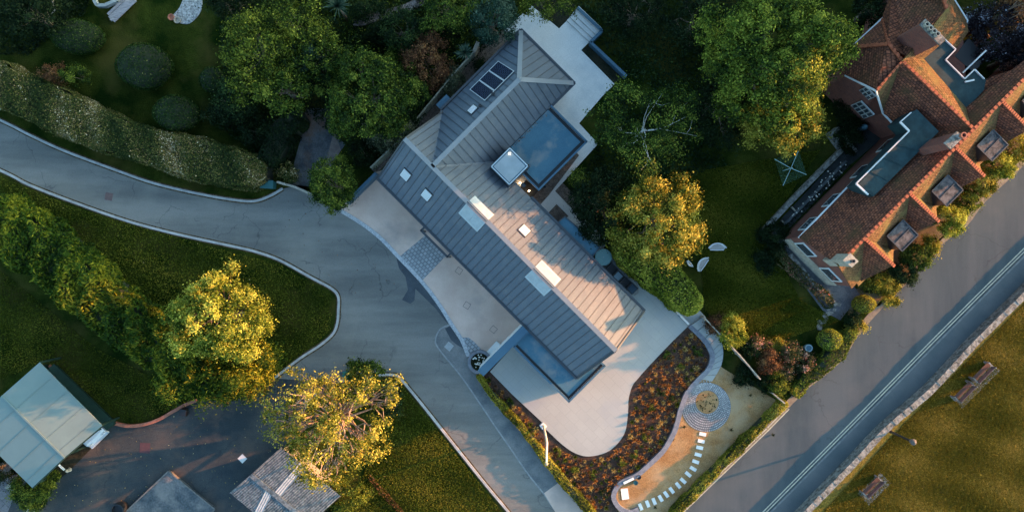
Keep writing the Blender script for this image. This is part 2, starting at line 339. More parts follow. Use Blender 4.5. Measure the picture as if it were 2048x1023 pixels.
def crown_pts(c, rx, ry, rz, n, rot=0., lo=.5, up=-.25, wob=.16):
    d = norm(rng.normal(0, 1, (n*3, 3))); d = d[d[:,2] > up][:n]
    th = np.arctan2(d[:,1], d[:,0]); ph = rng.uniform(0, 6.28, 4)
    w = 1 + wob*(np.sin(3*th+ph[0])*.5 + np.sin(5*th+ph[1])*.35 + np.sin(8*th+ph[2])*.25 + np.sin(4*d[:,2]*3+ph[3])*.3)
    r = (lo + (1-lo)*rng.uniform(0, 1, len(d))**.45)*w
    q = d*r[:,None]*np.array([rx, ry, rz]); cs, sn = math.cos(rot), math.sin(rot)
    q = np.stack([q[:,0]*cs - q[:,1]*sn, q[:,0]*sn + q[:,1]*cs, q[:,2]], 1)
    dd = norm(d / np.array([rx, ry, rz])); dd = np.stack([dd[:,0]*cs - dd[:,1]*sn, dd[:,0]*sn + dd[:,1]*cs, dd[:,2]], 1)
    return q + np.array(c), dd
def clumps(Q, D, cr, per, size, aspect=.6, jit=.5, tonevar=.28, flat=.75):
    per = int(per*1.8); size = size*.74
    n = len(Q); k = n*per
    d = norm(rng.normal(0, 1, (k, 3)) + np.repeat(D, per, 0)*.55 + np.array([0, 0, .35]))
    crr = np.repeat(cr*rng.uniform(.45, 1.35, n), per)[:,None]
    P = np.repeat(Q, per, 0) + d*crr*np.where(rng.uniform(0, 1, (k, 1)) < .12, rng.uniform(1.0, 1.6, (k, 1)), rng.uniform(.30, 1.05, (k, 1)))*np.array([1, 1, flat])
    tone = np.repeat(rng.normal(.45, tonevar*.75, n), per) + rng.normal(0, tonevar*.75, k)
    return leafgeo(P, d + np.array([0, 0, .3]), size, aspect, jit, tone)
def branches(g, base, top, Q, r0, nlimb=9, sub=2, m=0, sag=.25):
    base = Vector(base); top = Vector(top)
    k = [base, base.lerp(top, .5) + Vector((rnd.uniform(-.15,.15), rnd.uniform(-.15,.15), 0)), top]
    g.tube(k, [r0*1.25, r0*.9, r0*.6], 8, m)
    idx = rng.choice(len(Q), min(nlimb, len(Q)), replace=False)
    for i in idx:
        e = Vector(Q[i]); t = rnd.uniform(.35, 1); s = base.lerp(top, t)
        mid = s.lerp(e, .5) + Vector((rnd.uniform(-.4,.4), rnd.uniform(-.4,.4), -sag*rnd.random()*(e-s).length*.4))
        r = r0*.42*(1.2-t*.5)
        g.tube([s, s.lerp(mid, .5) + Vector((rnd.uniform(-.15,.15), rnd.uniform(-.15,.15), .1)), mid, e], [r, r*.75, r*.5, r*.15], 5, m, cap=False)
        for _ in range(sub):
            dd = np.linalg.norm(Q - np.array(e), axis=1); j = rng.choice(np.argsort(dd)[:8]); e2 = Vector(Q[j])
            s2 = mid.lerp(e, rnd.uniform(.0, .6)); m2 = s2.lerp(e2, .5) + Vector((rnd.uniform(-.25,.25), rnd.uniform(-.25,.25), rnd.uniform(-.1,.2)))
            g.tube([s2, m2, e2], [r*.4, r*.28, r*.08], 4, m, cap=False)
def tree(label, px, py, rxp, ryp, zt, lm, zb=1.2, name='broadleaf_tree', cat='tree', group=None, nc=None, per=90, cr=.75, size=.27, rot=0, lo=.5, up=-.2, trunk='trunk', wob=.24, limbs=10, sub=2, aspect=.6, r0=.2, tonevar=.34, extra=None, jit=.5, flat=.75, lean=(0,0)):
    zc = zb + (zt-zb)*.45; c = W(px, py, zc + (zt-zc)*.35); k = (H-zc)/H
    rx, ry = rxp*S*k, ryp*S*k; c = Vector((c.x, c.y, zc)); rz = zt - zc
    root = thing(name, label, cat, (c.x+lean[0], c.y+lean[1], 0), group)
    area = rx*ry*4
    nc = nc or int(max(14, area*2.7/(cr*cr*2.2)))
    Q, D = crown_pts(c, rx - cr*.6, ry - cr*.6, rz - cr*.3, nc, rot, lo, up, wob)
    if extra:
        for (ex, ey, er, ez, en) in extra:
            e = W(ex, ey, ez); q2, d2 = crown_pts(e, er*S, er*S, er*S*.7, en, 0, .4, up); Q = np.concatenate([Q, q2]); D = np.concatenate([D, d2])
    g = G(); branches(g, (c.x+lean[0], c.y+lean[1], -.1), (c.x, c.y, zc*.9), Q, r0, limbs, sub)
    g.build('trunk', M[trunk], root, smooth=True)
    leafobj('crown', [clumps(Q, D, cr, per, size, aspect, jit, tonevar, flat)], LM[lm], root)
    return root
def shrub(label, px, py, rxp, ryp, zt, lm, name='shrub', cat='shrub', group=None, per=70, cr=.35, size=.16, rot=0, lo=.55, wob=.2, nc=None, aspect=.6, jit=.6, tonevar=.3, flat=.8):
    root = thing(name, label, cat, (*W(px, py, zt*.5).xy, 0), group)
    c = W(px, py, zt*.55); c.z = zt*.35; rx, ry = rxp*S*.97, ryp*S*.97
    nc = nc or int(max(8, rx*ry*4*2.6/(cr*cr*2.2)))
    Q, D = crown_pts(c, max(.1, rx-cr*.5), max(.1, ry-cr*.5), max(.12, zt*.65-cr*.3), nc, rot, lo, -.15, wob)
    g = G()
    for i in range(5):
        e = Vector(Q[rnd.randrange(len(Q))]); g.tube([(c.x, c.y, -.05), Vector((c.x, c.y, 0)).lerp(e, .5), e], [.04, .03, .01], 5, cap=False)
    g.build('stem', M['trunk'], root, smooth=True)
    leafobj('foliage', [clumps(Q, D, cr, per, size, aspect, jit, tonevar, flat)], LM[lm], root)
    return root
def dome(label, px, py, rxp, ryp, zt, lm='clipped', n=9000, size=.10, group='clipped domes'):   # clipped topiary
    root = thing('clipped_bush', label, 'topiary', (*W(px, py, zt*.4).xy, 0), group)
    c = W(px, py, zt*.5); c.z = zt*.38; r = np.array([rxp*S*.96, ryp*S*.96, zt*.62])
    d = norm(rng.normal(0, 1, (n, 3))); d = d[d[:,2] > -.75]
    th = np.arctan2(d[:,1], d[:,0]); w = 1 + .02*np.sin(4*th+1) + .018*np.sin(7*d[:,2]*2+th*2)
    P = d*r*w[:,None]*rng.uniform(.955, 1.0, (len(d), 1)) + np.array(c); P[:,2] = np.maximum(P[:,2], .02)
    core = G(); pr = []
    for i in range(9):
        t = -1.0 + i/8*2.45; pr.append((max(.02, math.cos(t))*.93, math.sin(t)*.93))
    co = G(); co.lathe((0,0,0), pr, 20); core.add([(c.x + v[0]*r[0], c.y + v[1]*r[1], max(.0, c.z + v[2]*r[2])) for v in co.v], co.f)
    tone = rng.normal(.42, .22, len(d)) + .25*(rng.uniform(0, 1, len(d)) > .93)
    g = G(); g.tube([(c.x, c.y, -.05), (c.x, c.y, c.z)], .08, 6); g.build('stem', M['trunk'], root)
    leafobj('foliage', [leafgeo(P, d/r, size, .6, .55, tone)], LM[lm], root, core=core)
    return root
def hedge(label, pts, widths, heights, lm, name='hedge', group=None, dens=170, size=.14, rough=.12, spray=False, tonefn=None, aspect=.6, core=True, taper=.82, cat='hedge'):
    # pts: centre line in pixels measured at the hedge top
    k = len(pts); P = [W(x, y, h) for (x, y), h in zip(pts, heights)]
    segs = np.array([[p.x, p.y] for p in P]); ds = np.linalg.norm(np.diff(segs, axis=0), axis=1); cum = np.concatenate([[0], np.cumsum(ds)]); Lt = cum[-1]
    def at(u):
        x = np.interp(u, cum, segs[:,0]); y = np.interp(u, cum, segs[:,1]); w = np.interp(u, cum, widths); h = np.interp(u, cum, heights)
        e = .25; dx = np.interp(u+e, cum, segs[:,0]) - np.interp(u-e, cum, segs[:,0]); dy = np.interp(u+e, cum, segs[:,1]) - np.interp(u-e, cum, segs[:,1])
        l = np.maximum(np.hypot(dx, dy), 1e-6); return x, y, w, h, -dy/l, dx/l
    wa = float(np.mean(widths)); ha = float(np.mean(heights)); per = wa + 2*ha
    n = int(Lt*per*dens); u = rng.uniform(0, Lt, n); s = rng.uniform(-.5, .5, n)*per
    x, y, w, h, nx, ny = at(u)
    top = np.abs(s) < wa/2
    ph = rng.uniform(0, 6.28, 6)
    bumpn = rough*(np.sin(u*1.3+ph[0]) + np.sin(u*2.9+ph[1]+s*2) + .7*np.sin(s*4.1+u*1.7+ph[2]) + .6*np.sin(u*5.3+ph[3]-s*3))*.5
    sd = np.sign(s); depth = np.clip((np.abs(s)-wa/2)/ha, 0, 1)
    endr = np.clip(np.minimum(u, Lt-u)/np.maximum(w*.45, .1), 0, 1); er = np.sqrt(1-(1-endr)**2)
    off = np.where(top, s/(wa/2)*w/2*.97, sd*(w/2*(taper+(1-taper)*depth) + bumpn*.7))*(.25+.75*er)
    edge = np.where(top, np.clip((np.abs(s)/(wa/2)-.7)/.3, 0, 1), 1)
    z = np.where(top, h*(1-.10*edge**2) + bumpn, h*(1-depth)*.93)*(.72+.28*er)
    z += -rng.exponential(.05 if not spray else .15, n); stray = rng.uniform(0, 1, n) < .03; z = z + np.where(stray & top, rng.uniform(.05, .28, n), 0); off = off + np.where(stray, np.sign(s)*rng.uniform(0, .12, n), 0)
    off = np.where(top, off*(1-(1-taper)*edge), off)
    PP = np.stack([x + nx*off, y + ny*off, np.maximum(z, .02)], 1)
    Nn = np.where(top[:,None], np.stack([nx*s/wa*.9, ny*s/wa*.9, np.ones(n)], 1), np.stack([nx*sd, ny*sd, .45*np.ones(n)], 1))
    tone = rng.normal(.45, .2, n) + .16*np.sin(u*.9+ph[4]) + .12*np.sin(u*2.3+s*1.5+ph[5])
    if tonefn is not None: tone = tone + tonefn(u, s, top)
    ax = None
    if spray:
        ax = norm(Nn + rng.normal(0, .8, (n, 3)))*1.0
    root = thing(name, label, cat, (float(P[k//2].x), float(P[k//2].y), 0), group)
    cg = None
    if core:
        cg = G(); U = np.linspace(0, Lt, max(6, int(Lt/1.2)))
        x, y, w, h, nx, ny = at(U); e2 = np.sqrt(1-(1-np.clip(np.minimum(U, Lt-U)/np.maximum(w*.45,.1), .12, 1))**2)
        vs_ = []
        for i in range(len(U)):
            hw = w[i]/2*.88*(.25+.75*e2[i])*taper; hb = w[i]/2*.9*(.25+.75*e2[i]); hh = h[i]*.90*(.72+.28*e2[i])-rough*.5
            for q, zz in ((hb, 0), (hw, hh*.93), (hw*.6, hh), (-hw*.6, hh), (-hw, hh*.93), (-hb, 0)): vs_.append((x[i]+nx[i]*q, y[i]+ny[i]*q, zz))
        fs = [(i*6+j, i*6+j+1, i*6+7+j, i*6+6+j) for i in range(len(U)-1) for j in range(5)]
        fs += [tuple(range(6)), tuple(range(len(vs_)-6, len(vs_)))[::-1]]
        cg.add(vs_, fs)
    leafobj('foliage', [leafgeo(PP, Nn, size, aspect, .55, tone, ax)], LM[lm], root, core=cg)
    return root
def blades(c, n, L, w, spread, lm_tone=(.5,.25), zmul=1.0):     # rosette of long narrow blades -> quads
    V = []; T = []
    for i in range(n):
        a = rnd.uniform(0, 6.283); e = rnd.uniform(.15, 1.0)*spread; l = L*rnd.uniform(.7, 1.1)
        d = Vector((math.cos(a)*e, math.sin(a)*e, zmul*math.sqrt(max(.05, 1-e*e*.9)))).normalized(); sd = Vector((-math.sin(a), math.cos(a), 0))*w/2
        p0 = Vector(c); p1 = p0 + d*l*.55; p2 = p1 + (d + Vector((0, 0, -.55*e))).normalized()*l*.45
        V += [p0-sd*.7, p0+sd*.7, p1+sd, p1-sd, p1-sd, p1+sd, p2+sd*.12, p2-sd*.12]
        t = min(1, max(0, rnd.gauss(*lm_tone))); T += [t]*8
    return np.array([tuple(v) for v in V]), np.array(T)
def palm(label, px, py, r, z):
    c = W(px, py, z); root = thing('spiky_palm', label, 'palm', (c.x, c.y, 0), 'spiky garden palms')
    g = G(); g.tube([(c.x, c.y, -.05), (c.x+.05, c.y, z*.5), (c.x, c.y, z)], [.12, .09, .10], 7); g.build('trunk', M['trunk'], root, smooth=True)
    leafobj('crown', [blades((c.x, c.y, z), 90, r*S*.95, .07, 1.0, (.75, .2))], LM['blue'], root)
exec_scene = True
# ---------------------------------------------------------------- ground, lanes, paving
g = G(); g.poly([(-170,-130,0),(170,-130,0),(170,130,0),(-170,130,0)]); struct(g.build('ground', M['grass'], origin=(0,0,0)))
LS = [(-200,255),(0,340),(60,370),(150,405),(250,440),(330,462),(400,478),(470,493),(512,503),(560,520),(620,553),(664,577),(677,594),(677,620),(675,645),(666,667),(640,690),(600,716),(548,756)]
LN = [(-200,150),(0,240),(60,270),(130,302),(237,342),(310,367),(400,388),(470,400),(510,402),(540,392),(566,377)]
KS = [(679,763),(755,750),(790,749),(804,759),(820,778),(847,811),(908,888),(975,972),(1015,1020),(1040,1055)]
LE = [(676,418),(718,443),(758,473),(798,514),(844,563),(877,606),(904,649),(924,680),(937,712)]
FW = [(899,649),(880,658),(871,680),(880,700),(921,750),(962,809),(990,851),(1024,900),(1057,948),(1088,987),(1120,1035)]
sLS, sLN, sKS, sLE, sFW = (smooth_pts(p) for p in (LS, LN, KS, LE, FW))
sheet('driveway', sLN + [(600,370),(630,375),(660,400)] + sLE + [(960,760),(1130,960),(1200,1060)] + sKS[::-1] + sLS[::-1], .02, M['asphalt'])
sheet('yard', [(548,756),(620,705),(700,745),(679,763),(612,800),(600,900),(700,1100),(0,1100),(-10,1000),(60,1000),(150,900),(232,846),(270,853),(320,840),(360,814),(395,800),(470,800)], .014, M['yard'])
sheet('footway', sFW + [(1180,1035),(1118,962),(1095,925),(1040,860),(985,800),(950,745),(937,712)], .026, M['patch'])
sheet('asphalt_patch', [(793,516),(804,519),(844,566),(884,622),(897,648),(891,642),(871,616),(831,577),(829,600),(821,607),(804,599),(816,579),(811,553),(798,536)], .024, M['newpatch'])
sheet('asphalt_patch', [(890,656),(900,651),(922,683),(928,697),(914,689),(902,679)], .030, M['newpatch'])
sheet('concrete_crossing', [(1088,985),(1118,963),(1176,1030),(1115,1030)], .034, M['buff'])
sheet('forecourt', sLE + [(962,742),(1070,660),(780,335),(750,345)], .045, M['buff'])
sheet('sett_apron', [(799,513),(851,470),(894,509),(844,561)], .049, M['setts'])
sheet('sett_apron', [(914,665),(926,674),(937,674),(949,683),(962,697),(940,712),(930,696)], .049, M['setts'])
g = G(); ribbon(g, sLE, .27, -.05, .075); struct(g.build('forecourt_kerb', mat('pale_sett_kerb', (.30,.31,.32), (.42,.42,.42), 6, .8, .4, 30, .2, 12)))
for nm, p in (('lane_kerb', sLS), ('lane_kerb', sLN), ('lawn_kerb', sKS)):
    g = G(); ribbon(g, p, .17, -.05, .09); struct(g.build(nm, M['kerb']))
g = G(); ribbon(g, sFW, .10, -.05, .032); struct(g.build('footway_kerb', mat('worn_kerb', (.17,.18,.18), (.26,.26,.25), 4, .9)))
sheet('old_drive', [(612,215),(658,218),(660,250),(690,290),(660,330),(630,388),(576,372),(598,290)], .02, mat('old_concrete', (.035,.042,.05), (.10,.10,.10), .8, .9, .4, 20, .3, 9, stain=(.13,.055,.022), stscale=.45, stamt=.8, detail=7))
sheet('old_drive_edge', [(668,262),(682,300),(655,345),(646,345),(662,285)], .03, mat('pinkish_paving', (.12,.09,.08), (.18,.14,.12), 2, .9, .4))
sheet('gravel_strip', [(1012,55),(1045,95),(900,235),(800,300),(752,348),(742,338),(800,265),(900,165),(960,95)], .02, M['bark'])
sheet('north_terrace', [(1008,62),(1063,12),(1118,58),(1134,42),(1163,100),(1229,168),(1158,247),(1196,288),(1110,382),(1148,418),(1152,440),(1210,500),(1180,540),(1040,420),(1000,380),(1000,100)][:3] + [(1134,42),(1178,85),(1162,101),(1229,169),(1205,192),(1158,247),(1196,288),(1110,382),(1150,420),(1215,480),(1200,510),(1100,430),(1000,350),(1020,80)], .09, M['terrace'])
for pts in ([(1152,304),(1158,311),(1097,391),(1078,412),(1058,395),(1088,362)], [(1094,428),(1113,408),(1137,432),(1116,447)], [(1110,382),(1125,366),(1170,410),(1150,424)], [(1222,510),(1245,520),(1300,540),(1271,560),(1215,515)]):
    sheet('gravel_bed', pts, .10, M['bark'])
sheet('courtyard', [(1037,378),(1052,360),(1078,380),(1060,402)], .104, mat('dark_deck', (.02,.018,.016), (.03,.028,.024), 3))
PA = [(1196,500),(1238,512),(1271,560),(1291,539),(1316,560),(1378,649),(1346,680),(1300,728),(1276,755),(1264,771),(1257,795),(1256,815),(1255,831),(1250,861),(1235,885),(1212,903),(1178,911),(1151,905),(1125,888),(1096,861),(1090,856),(1084,858),(1078,849),(1084,843),(1024,787),(980,742),(1060,655),(1180,560)]
pa = PA[:6] + smooth_pts(PA[6:20], 4) + PA[20:]
sheet('patio', pa, .12, M['patio'])
sheet('garden_bed', [(955,745),(1050,660),(1380,648),(1405,676),(1420,698),(1423,715),(1415,737),(1393,760),(1373,784),(1361,814),(1352,845),(1346,864),(1326,898),(1299,925),(1272,948),(1242,962),(1229,979),(1227,995),(1240,1040),(1185,1040),(1120,965),(1040,860),(985,800)], .03, M['mulch'])
GW = smooth_pts([(1378,650),(1406,678),(1420,700),(1423,716),(1415,737),(1393,760),(1373,784),(1361,814),(1354,840),(1346,864),(1326,898),(1299,925),(1272,948),(1242,962),(1229,979),(1227,995),(1239,1013),(1259,1021),(1276,1015)], 5)
sheet('gravel_garden', [(1423,712),(1445,735),(1545,795),(1566,806),(1345,1030),(1240,1030),(1227,995),(1242,962),(1299,925),(1346,864),(1373,784),(1415,737)], .026, M['gravel'])
g = G(); ribbon(g, GW, .34, -.05, .30); tag(g.build('retaining_wall', M['slate']), 'low curving slate grey wall between the planted bed and the gravel garden', 'wall')
sheet('lower_path', [(1290,540),(1316,560),(1345,566),(1412,634),(1400,652),(1380,655),(1316,582)], .10, M['patio'])
# curved garden steps
inn = smooth_pts([(1381,648),(1409,674),(1425,699),(1428,716),(1419,739),(1401,757)], 4); out = smooth_pts([(1404,632),(1428,655),(1441,682),(1445,705),(1441,731),(1423,762)], 4)
r = thing('garden_steps', 'pale stone steps curving round between patio and sett circle', 'steps', (*W(1430,700).xy, 0))
for i in range(0, len(inn)-1, 2):
    j = min(i+2, len(inn)-1); t = i/len(inn); g = G()
    a0, a1 = W(*inn[i]), W(*inn[j]); b0, b1 = W(*out[i]), W(*out[j]); e = .02
    z = .34 - .26*t; e = .035
    g.slab([(*a0.lerp(a1, e).xy, z), (*b0.lerp(b1, e).xy, z), (*b0.lerp(b1, 1-e).xy, z), (*a0.lerp(a1, 1-e).xy, z)], z+.03); g.build('step', M['patio'], r)
# sett circle
g = G()
for k in range(8):
    t = k/7; rr = (25 + 22.5*t)*S; c = W(1414 - 2*t, 803 + 10*t); n = int(2*math.pi*rr/.135)
    for j in range(n):
        a = 2*math.pi*j/n; d = Vector((math.cos(a), math.sin(a), 0)); s2 = Vector((-d.y, d.x, 0)); p = c + d*rr; w = .047; h = .042
        g.prism([(p+d*h+s2*w), (p+d*h-s2*w), (p-d*h-s2*w), (p-d*h+s2*w)], .03, .052 + rnd.uniform(0, .006))
for i in range(7):
    for j in range(5):
        p = W(1388 + i*4.4 + j*1.5, 772 - i*3.5 + j*3.6); g.prism([p + Vector(q) for q in ((.06,.0,0),(0,.06,0),(-.06,0,0),(0,-.06,0))], .03, .052)
struct(g.build('sett_circle', M['settring']))
def disc(name, c, rpx, z, mt, n=40): return sheet(name, [(c[0]+rpx*math.cos(2*math.pi*i/n), c[1]+rpx*math.sin(2*math.pi*i/n)) for i in range(n)], z, mt)
for nm, p, sd in (('verge_soil', sLS, 1), ('verge_soil', sLN, -1), ('verge_soil', sKS, 1)):
    g = G(); ribbon(g, p, .36, -.05, .024, 0, 0.0); struct(g.build(nm, mat('verge_soil', (.05,.036,.02), (.10,.075,.045), 2.5, 1., .8, 14, .6, 8, spec=0)))
disc('sett_bedding', (1412,813), 49.5, .034, mat('dark_joint_sand', (.075,.085,.095), (.10,.11,.12), 3))
disc('round_gravel_bed', (1414,803), 23, .050, M['gravel'])
# main road
e1n = lambda x, y, o: (x + o*.7071, y + o*.7071)
RE = [(1300,1090),(1366,1023),(1536,860),(1580,812),(1592,800),(1616,776),(1648,752),(1680,724),(1700,698),(1712,677),(1752,629),(1808,572),(1888,486),(1935,450),(1971,403),(2038,340),(2120,258),(2260,118)]
WL = [(1520,1112),(1605,1023),(1700,928),(1771,854),(1855,777),(1905,730),(1948,680),(2048,579),(2120,506),(2260,370)]
sRE = smooth_pts(RE, 4)
sheet('road', sRE + WL[::-1], .02, M['road'])
sheet('verge', [(x+2, y+1) for x, y in sRE] + [(x-9, y-9) for x, y in sRE[::-1]], .018, mat('road_edge_grit', (.16,.13,.10), (.22,.18,.13), 4, .95, .5))
g = G(); CL = [(1440,1110),(1536,1012),(1700,846),(1863,680),(1955,588),(2048,496),(2260,284)]
for o, wd in ((0, .075), (5.2, .075)): ribbon(g, [e1n(x, y, o) for x, y in CL], wd, .02, .025)
ribbon(g, [e1n(x, y, -2) for x, y in [(1310,1075),(1366,1020),(1536,856),(1576,815)]], .07, .02, .025); ribbon(g, [e1n(x, y, 3) for x, y in [(1310,1075),(1366,1020),(1536,856),(1576,815)]], .07, .02, .025)
struct(g.build('road_markings', M['yellowline']))
g = G(); ribbon(g, [e1n(x, y, 11) for x, y in CL], .14, -.05, .06); struct(g.build('road_kerb', mat('dark_kerb', (.10,.11,.115), (.15,.155,.155), 3)))
sheet('pavement', [e1n(x, y, 13) for x, y in CL] + [(2270,380),(2048,589),(1948,690),(1771,864),(1605,1033),(1520,1125)], .05, mat('pavement_asphalt', (.062,.078,.085), (.09,.10,.105), .4, .85, .3, 50, .12, 25))
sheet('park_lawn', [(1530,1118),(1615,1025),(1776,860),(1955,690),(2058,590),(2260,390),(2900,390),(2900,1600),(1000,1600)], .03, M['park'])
# stone wall along the park
WT = smooth_pts([(1525,1116),(1615,1023),(1707,929),(1775,857),(1862,782),(1957,681),(2050,590),(2130,508),(2260,378)], 4)
g = G()
P = [W(x, y, 1.05) for x, y in WT]; L_ = 0
for i in range(len(P)-1):
    a, b = P[i], P[i+1]; d = (b-a); n = max(1, int(d.length/.3)); dn = d.normalized(); sd = Vector((-dn.y, dn.x, 0))
    for j in range(n):
        p = a.lerp(b, j/n); q = a.lerp(b, (j+1)/n)
        w1 = .21 + rnd.uniform(-.015,.015); w2 = .21 + rnd.uniform(-.015,.015); hz = 1.05 + rnd.uniform(-.02,.02); e = dn*.004
        g.prism([(p+e+sd*w1), (q-e+sd*w1), (q-e-sd*w2), (p+e-sd*w2)], 0, hz)
tag(g.build('stone_wall', M['stone']), 'long pale stone wall between the road and the park grass', 'wall')
# ---------------------------------------------------------------- modern house
ZE, ZR = 2.8, 5.7
house = thing('modern_house', 'long modern house with grey standing seam metal roofs and flat extensions', 'house', (*F(-25, 20).xy, 0))
pSW = lambda a, b: ZR - (17-b)*2.9/124
pNE = lambda a, b: ZR - (b-17)*2.9/129
pNW = lambda a, b: ZR - (-303-a)*2.9/107
def PF(f, a, b, dz=0): return F(a, b, f(a, b) + dz)
g = G()
g.add([F(a, b, z) for a in (-394, 350) for b, z in ((-98,0),(138,0),(138,2.72),(17,5.4),(-98,2.72))], [(4,3,2,1,0),(5,6,7,8,9),(0,1,6,5),(1,2,7,6),(2,3,8,7),(3,4,9,8),(4,0,5,9)])
g.build('wall', M['render'], house)
g = G(); g.prism([F(-402,100), F(-402,436), F(-219,436), F(-219,100)], .001, 2.72); g.build('wall', M['render'], house)
g = G(); g.prism([F(182,-160), F(376,-160), F(376,-38), F(344,-38), F(344,-96), F(182,-96)], 0, 2.6); g.build('wall', M['dark'], house)
g = G(); g.prism([F(-217,139), F(-217,350), F(-82,350), F(-82,183), F(-140,183), F(-140,139)], 0, 2.62); g.build('wall', M['dark'], house)
def seams(g, poly, sp, h=.03, w=.04, m=1, off=0.):
    n = Vector((0,0,0))
    for i in range(len(poly)): n += poly[i].cross(poly[(i+1) % len(poly)])
    n.normalize(); n = n if n.z > 0 else -n
    t = Vector((0,0,1)).cross(n).normalized(); v = n.cross(t); o = poly[0]
    q = [((p-o).dot(t), (p-o).dot(v)) for p in poly]; lo = min(a for a, _ in q); hi = max(a for a, _ in q)
    u = lo + sp*.5 + off
    while u < hi - .05:
        ys = []
        for i in range(len(q)):
            (x0, y0), (x1, y1) = q[i], q[(i+1) % len(q)]
            if (x0 <= u) != (x1 <= u): ys.append(y0 + (u-x0)/(x1-x0)*(y1-y0))
        ys.sort()
        for a, b in zip(ys[::2], ys[1::2]):
            if b - a > .25: g.beam(o + t*u + v*(a+.06) + n*h*.5, o + t*u + v*(b-.12) + n*h*.5, w, h, m, up=n)
        u += sp
faces = {
 'm_sw': [F(-402,-107,ZE), F(356,-107,ZE), F(356,17,ZR), F(-402,17,ZR)],
 'm_ne': [F(-303,17,ZR), F(356,17,ZR), F(356,146,ZE), F(-211,146,ZE)],
 'm_nw': [F(-402,17,ZR), F(-303,17,ZR), F(-406,142,pNE(0,142))],
 'n_nw': [F(-303,17,ZR), F(-303,329,ZR), F(-410,444,ZE), F(-408,142,ZE)],
 'n_hip': [F(-303,329,ZR), F(-410,444,ZE), F(-211,444,ZE)],
 'n_se': [F(-303,17,ZR), F(-303,329,ZR), F(-211,444,ZE), F(-211,146,ZE)]}
roofs = {}
for k, p in faces.items():
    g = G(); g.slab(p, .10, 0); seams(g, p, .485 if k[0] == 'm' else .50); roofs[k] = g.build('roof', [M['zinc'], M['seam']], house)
g = G()
for a, b in ((F(-402,17,ZR), F(356,17,ZR)), (F(-303,17,ZR), F(-303,329,ZR)), (F(-303,329,ZR), F(-410,444,ZE)), (F(-303,329,ZR), F(-211,444,ZE))):
    g.beam(a + Vector((0,0,.04)), b + Vector((0,0,.04)), .30, .05)
g.build('ridge_cap', mat('zinc_ridge', (.16,.175,.185), (.18,.19,.2), 1, .5), roofs['m_ne'])
g = G()
for a, b in ((F(-303,17,ZR), F(-211,146,ZE)), (F(-303,17,ZR), F(-407,143,ZE))): g.beam(a + Vector((0,0,.03)), b + Vector((0,0,.03)), .26, .02)
g.build('valley', M['zinc'], roofs['n_se'])
g = G()
for a, b in (((-402,-110),(356,-110)), ((-75,149),(356,149)), ((-413,142),(-413,446)), ((-413,447),(-208,447)), ((-208,447),(-208,357))):
    g.beam(F(*a, ZE+.0), F(*b, ZE+.0), .15, .14)
for a, b in (((356,-107,ZE),(356,17,ZR)), ((356,17,ZR),(356,146,ZE)), ((-402,-107,ZE),(-402,17,ZR)), ((-402,17,ZR),(-404,142,ZE))): g.beam(F(*a), F(*b), .10, .18)
g.build('gutter', M['dark'], house)
def flatroof(poly, z, ph, m='flat', pw=.22):
    g = G(); g.slab([F(a, b, z) for a, b in poly], .15); g.build('flat_roof', M[m], house)
    g = G()
    return g
g = G(); g.prism([F(177,-165), F(381,-165), F(381,-34), F(330,-34), F(330,-90), F(177,-90)], 2.5, 2.58); g.build('roof_gutter', M['black'], house)
g = flatroof([(177,-158),(374,-158),(374,-36),(331,-36),(331,-90),(177,-90)], 2.66, .25)
for a, b in (((175,-168),(386,-168)), ((384,-168),(384,-30)), ((175,-168),(175,-106)), ((384,-33),(357,-33))): g.beam(F(*a, 2.70), F(*b, 2.70), .13, .30)
g.build('parapet', M['trimblue'], house)
g = G(); g.prism([F(-210,139), F(-210,355), F(-77,355), F(-77,178), F(-136,178), F(-136,139)], 2.64, 2.70); g.build('roof_gutter', M['black'], house)
g = flatroof([(-209,140),(-209,346),(-86,346),(-86,187),(-140,187),(-140,140)], 2.78, .25)
for a, b in (((-211,358),(-73,358)), ((-75,358),(-75,174)), ((-77,176),(-138,176))): g.beam(F(*a, 2.80), F(*b, 2.80), .12, .30)
g.build('parapet', M['trimblue'], house)
# annex with a long low flat roof
g = G(); g.slab([W(*p, 2.6) for p in ((1114,446),(1130,433),(1200,494),(1182,516))], .12); g.build('flat_roof', M['flat'], house)
g = G(); q = [W(*p, 2.6) for p in ((1116,446),(1130,435),(1198,494),(1182,513))]; g.prism(q, 0, 2.44); g.build('wall', M['dark'], house)
g = G(); q = [W(*p, 2.6) for p in ((1114,446),(1130,433),(1200,494),(1182,516))]
for i in (0, 1, 2): g.beam(q[i] + Vector((0,0,.03)), q[i+1] + Vector((0,0,.03)), .07, .12)
g.build('parapet', M['dark'], house)
# frosted box rooflight
bx = G(); bx.prism([F(-206,123), F(-206,198), F(-134,198), F(-134,123)], 2.9, 3.9); bo = bx.build('rooflight_box', M['dark'], house)
g = G(); g.prism([F(-203,127), F(-203,195), F(-137,195), F(-137,127)], 3.9, 4.16); g.build('frame', M['trimblue'], bo)
g = G(); g.prism([F(-199,131), F(-199,191), F(-141,191), F(-141,131)], 4.16, 4.20); g.build('pane', mat('frosted_pane', (.20,.245,.265), (.24,.285,.305), 1.5, .4), bo)
g = G(); 
for a, b in (((-203,127),(-203,195)), ((-203,195),(-137,195)), ((-137,195),(-137,127)), ((-137,127),(-203,127))): g.beam(F(*a, 4.18), F(*b, 4.18), .07, .08)
g.build('rim', mat('pale_rim', (.33,.41,.45), None), bo)
g = G(); g.lathe(F(-193,184,4.2), [(.03,0),(.035,.05),(.02,.08)], 8); g.build('lamp', M['bulb'], bo)
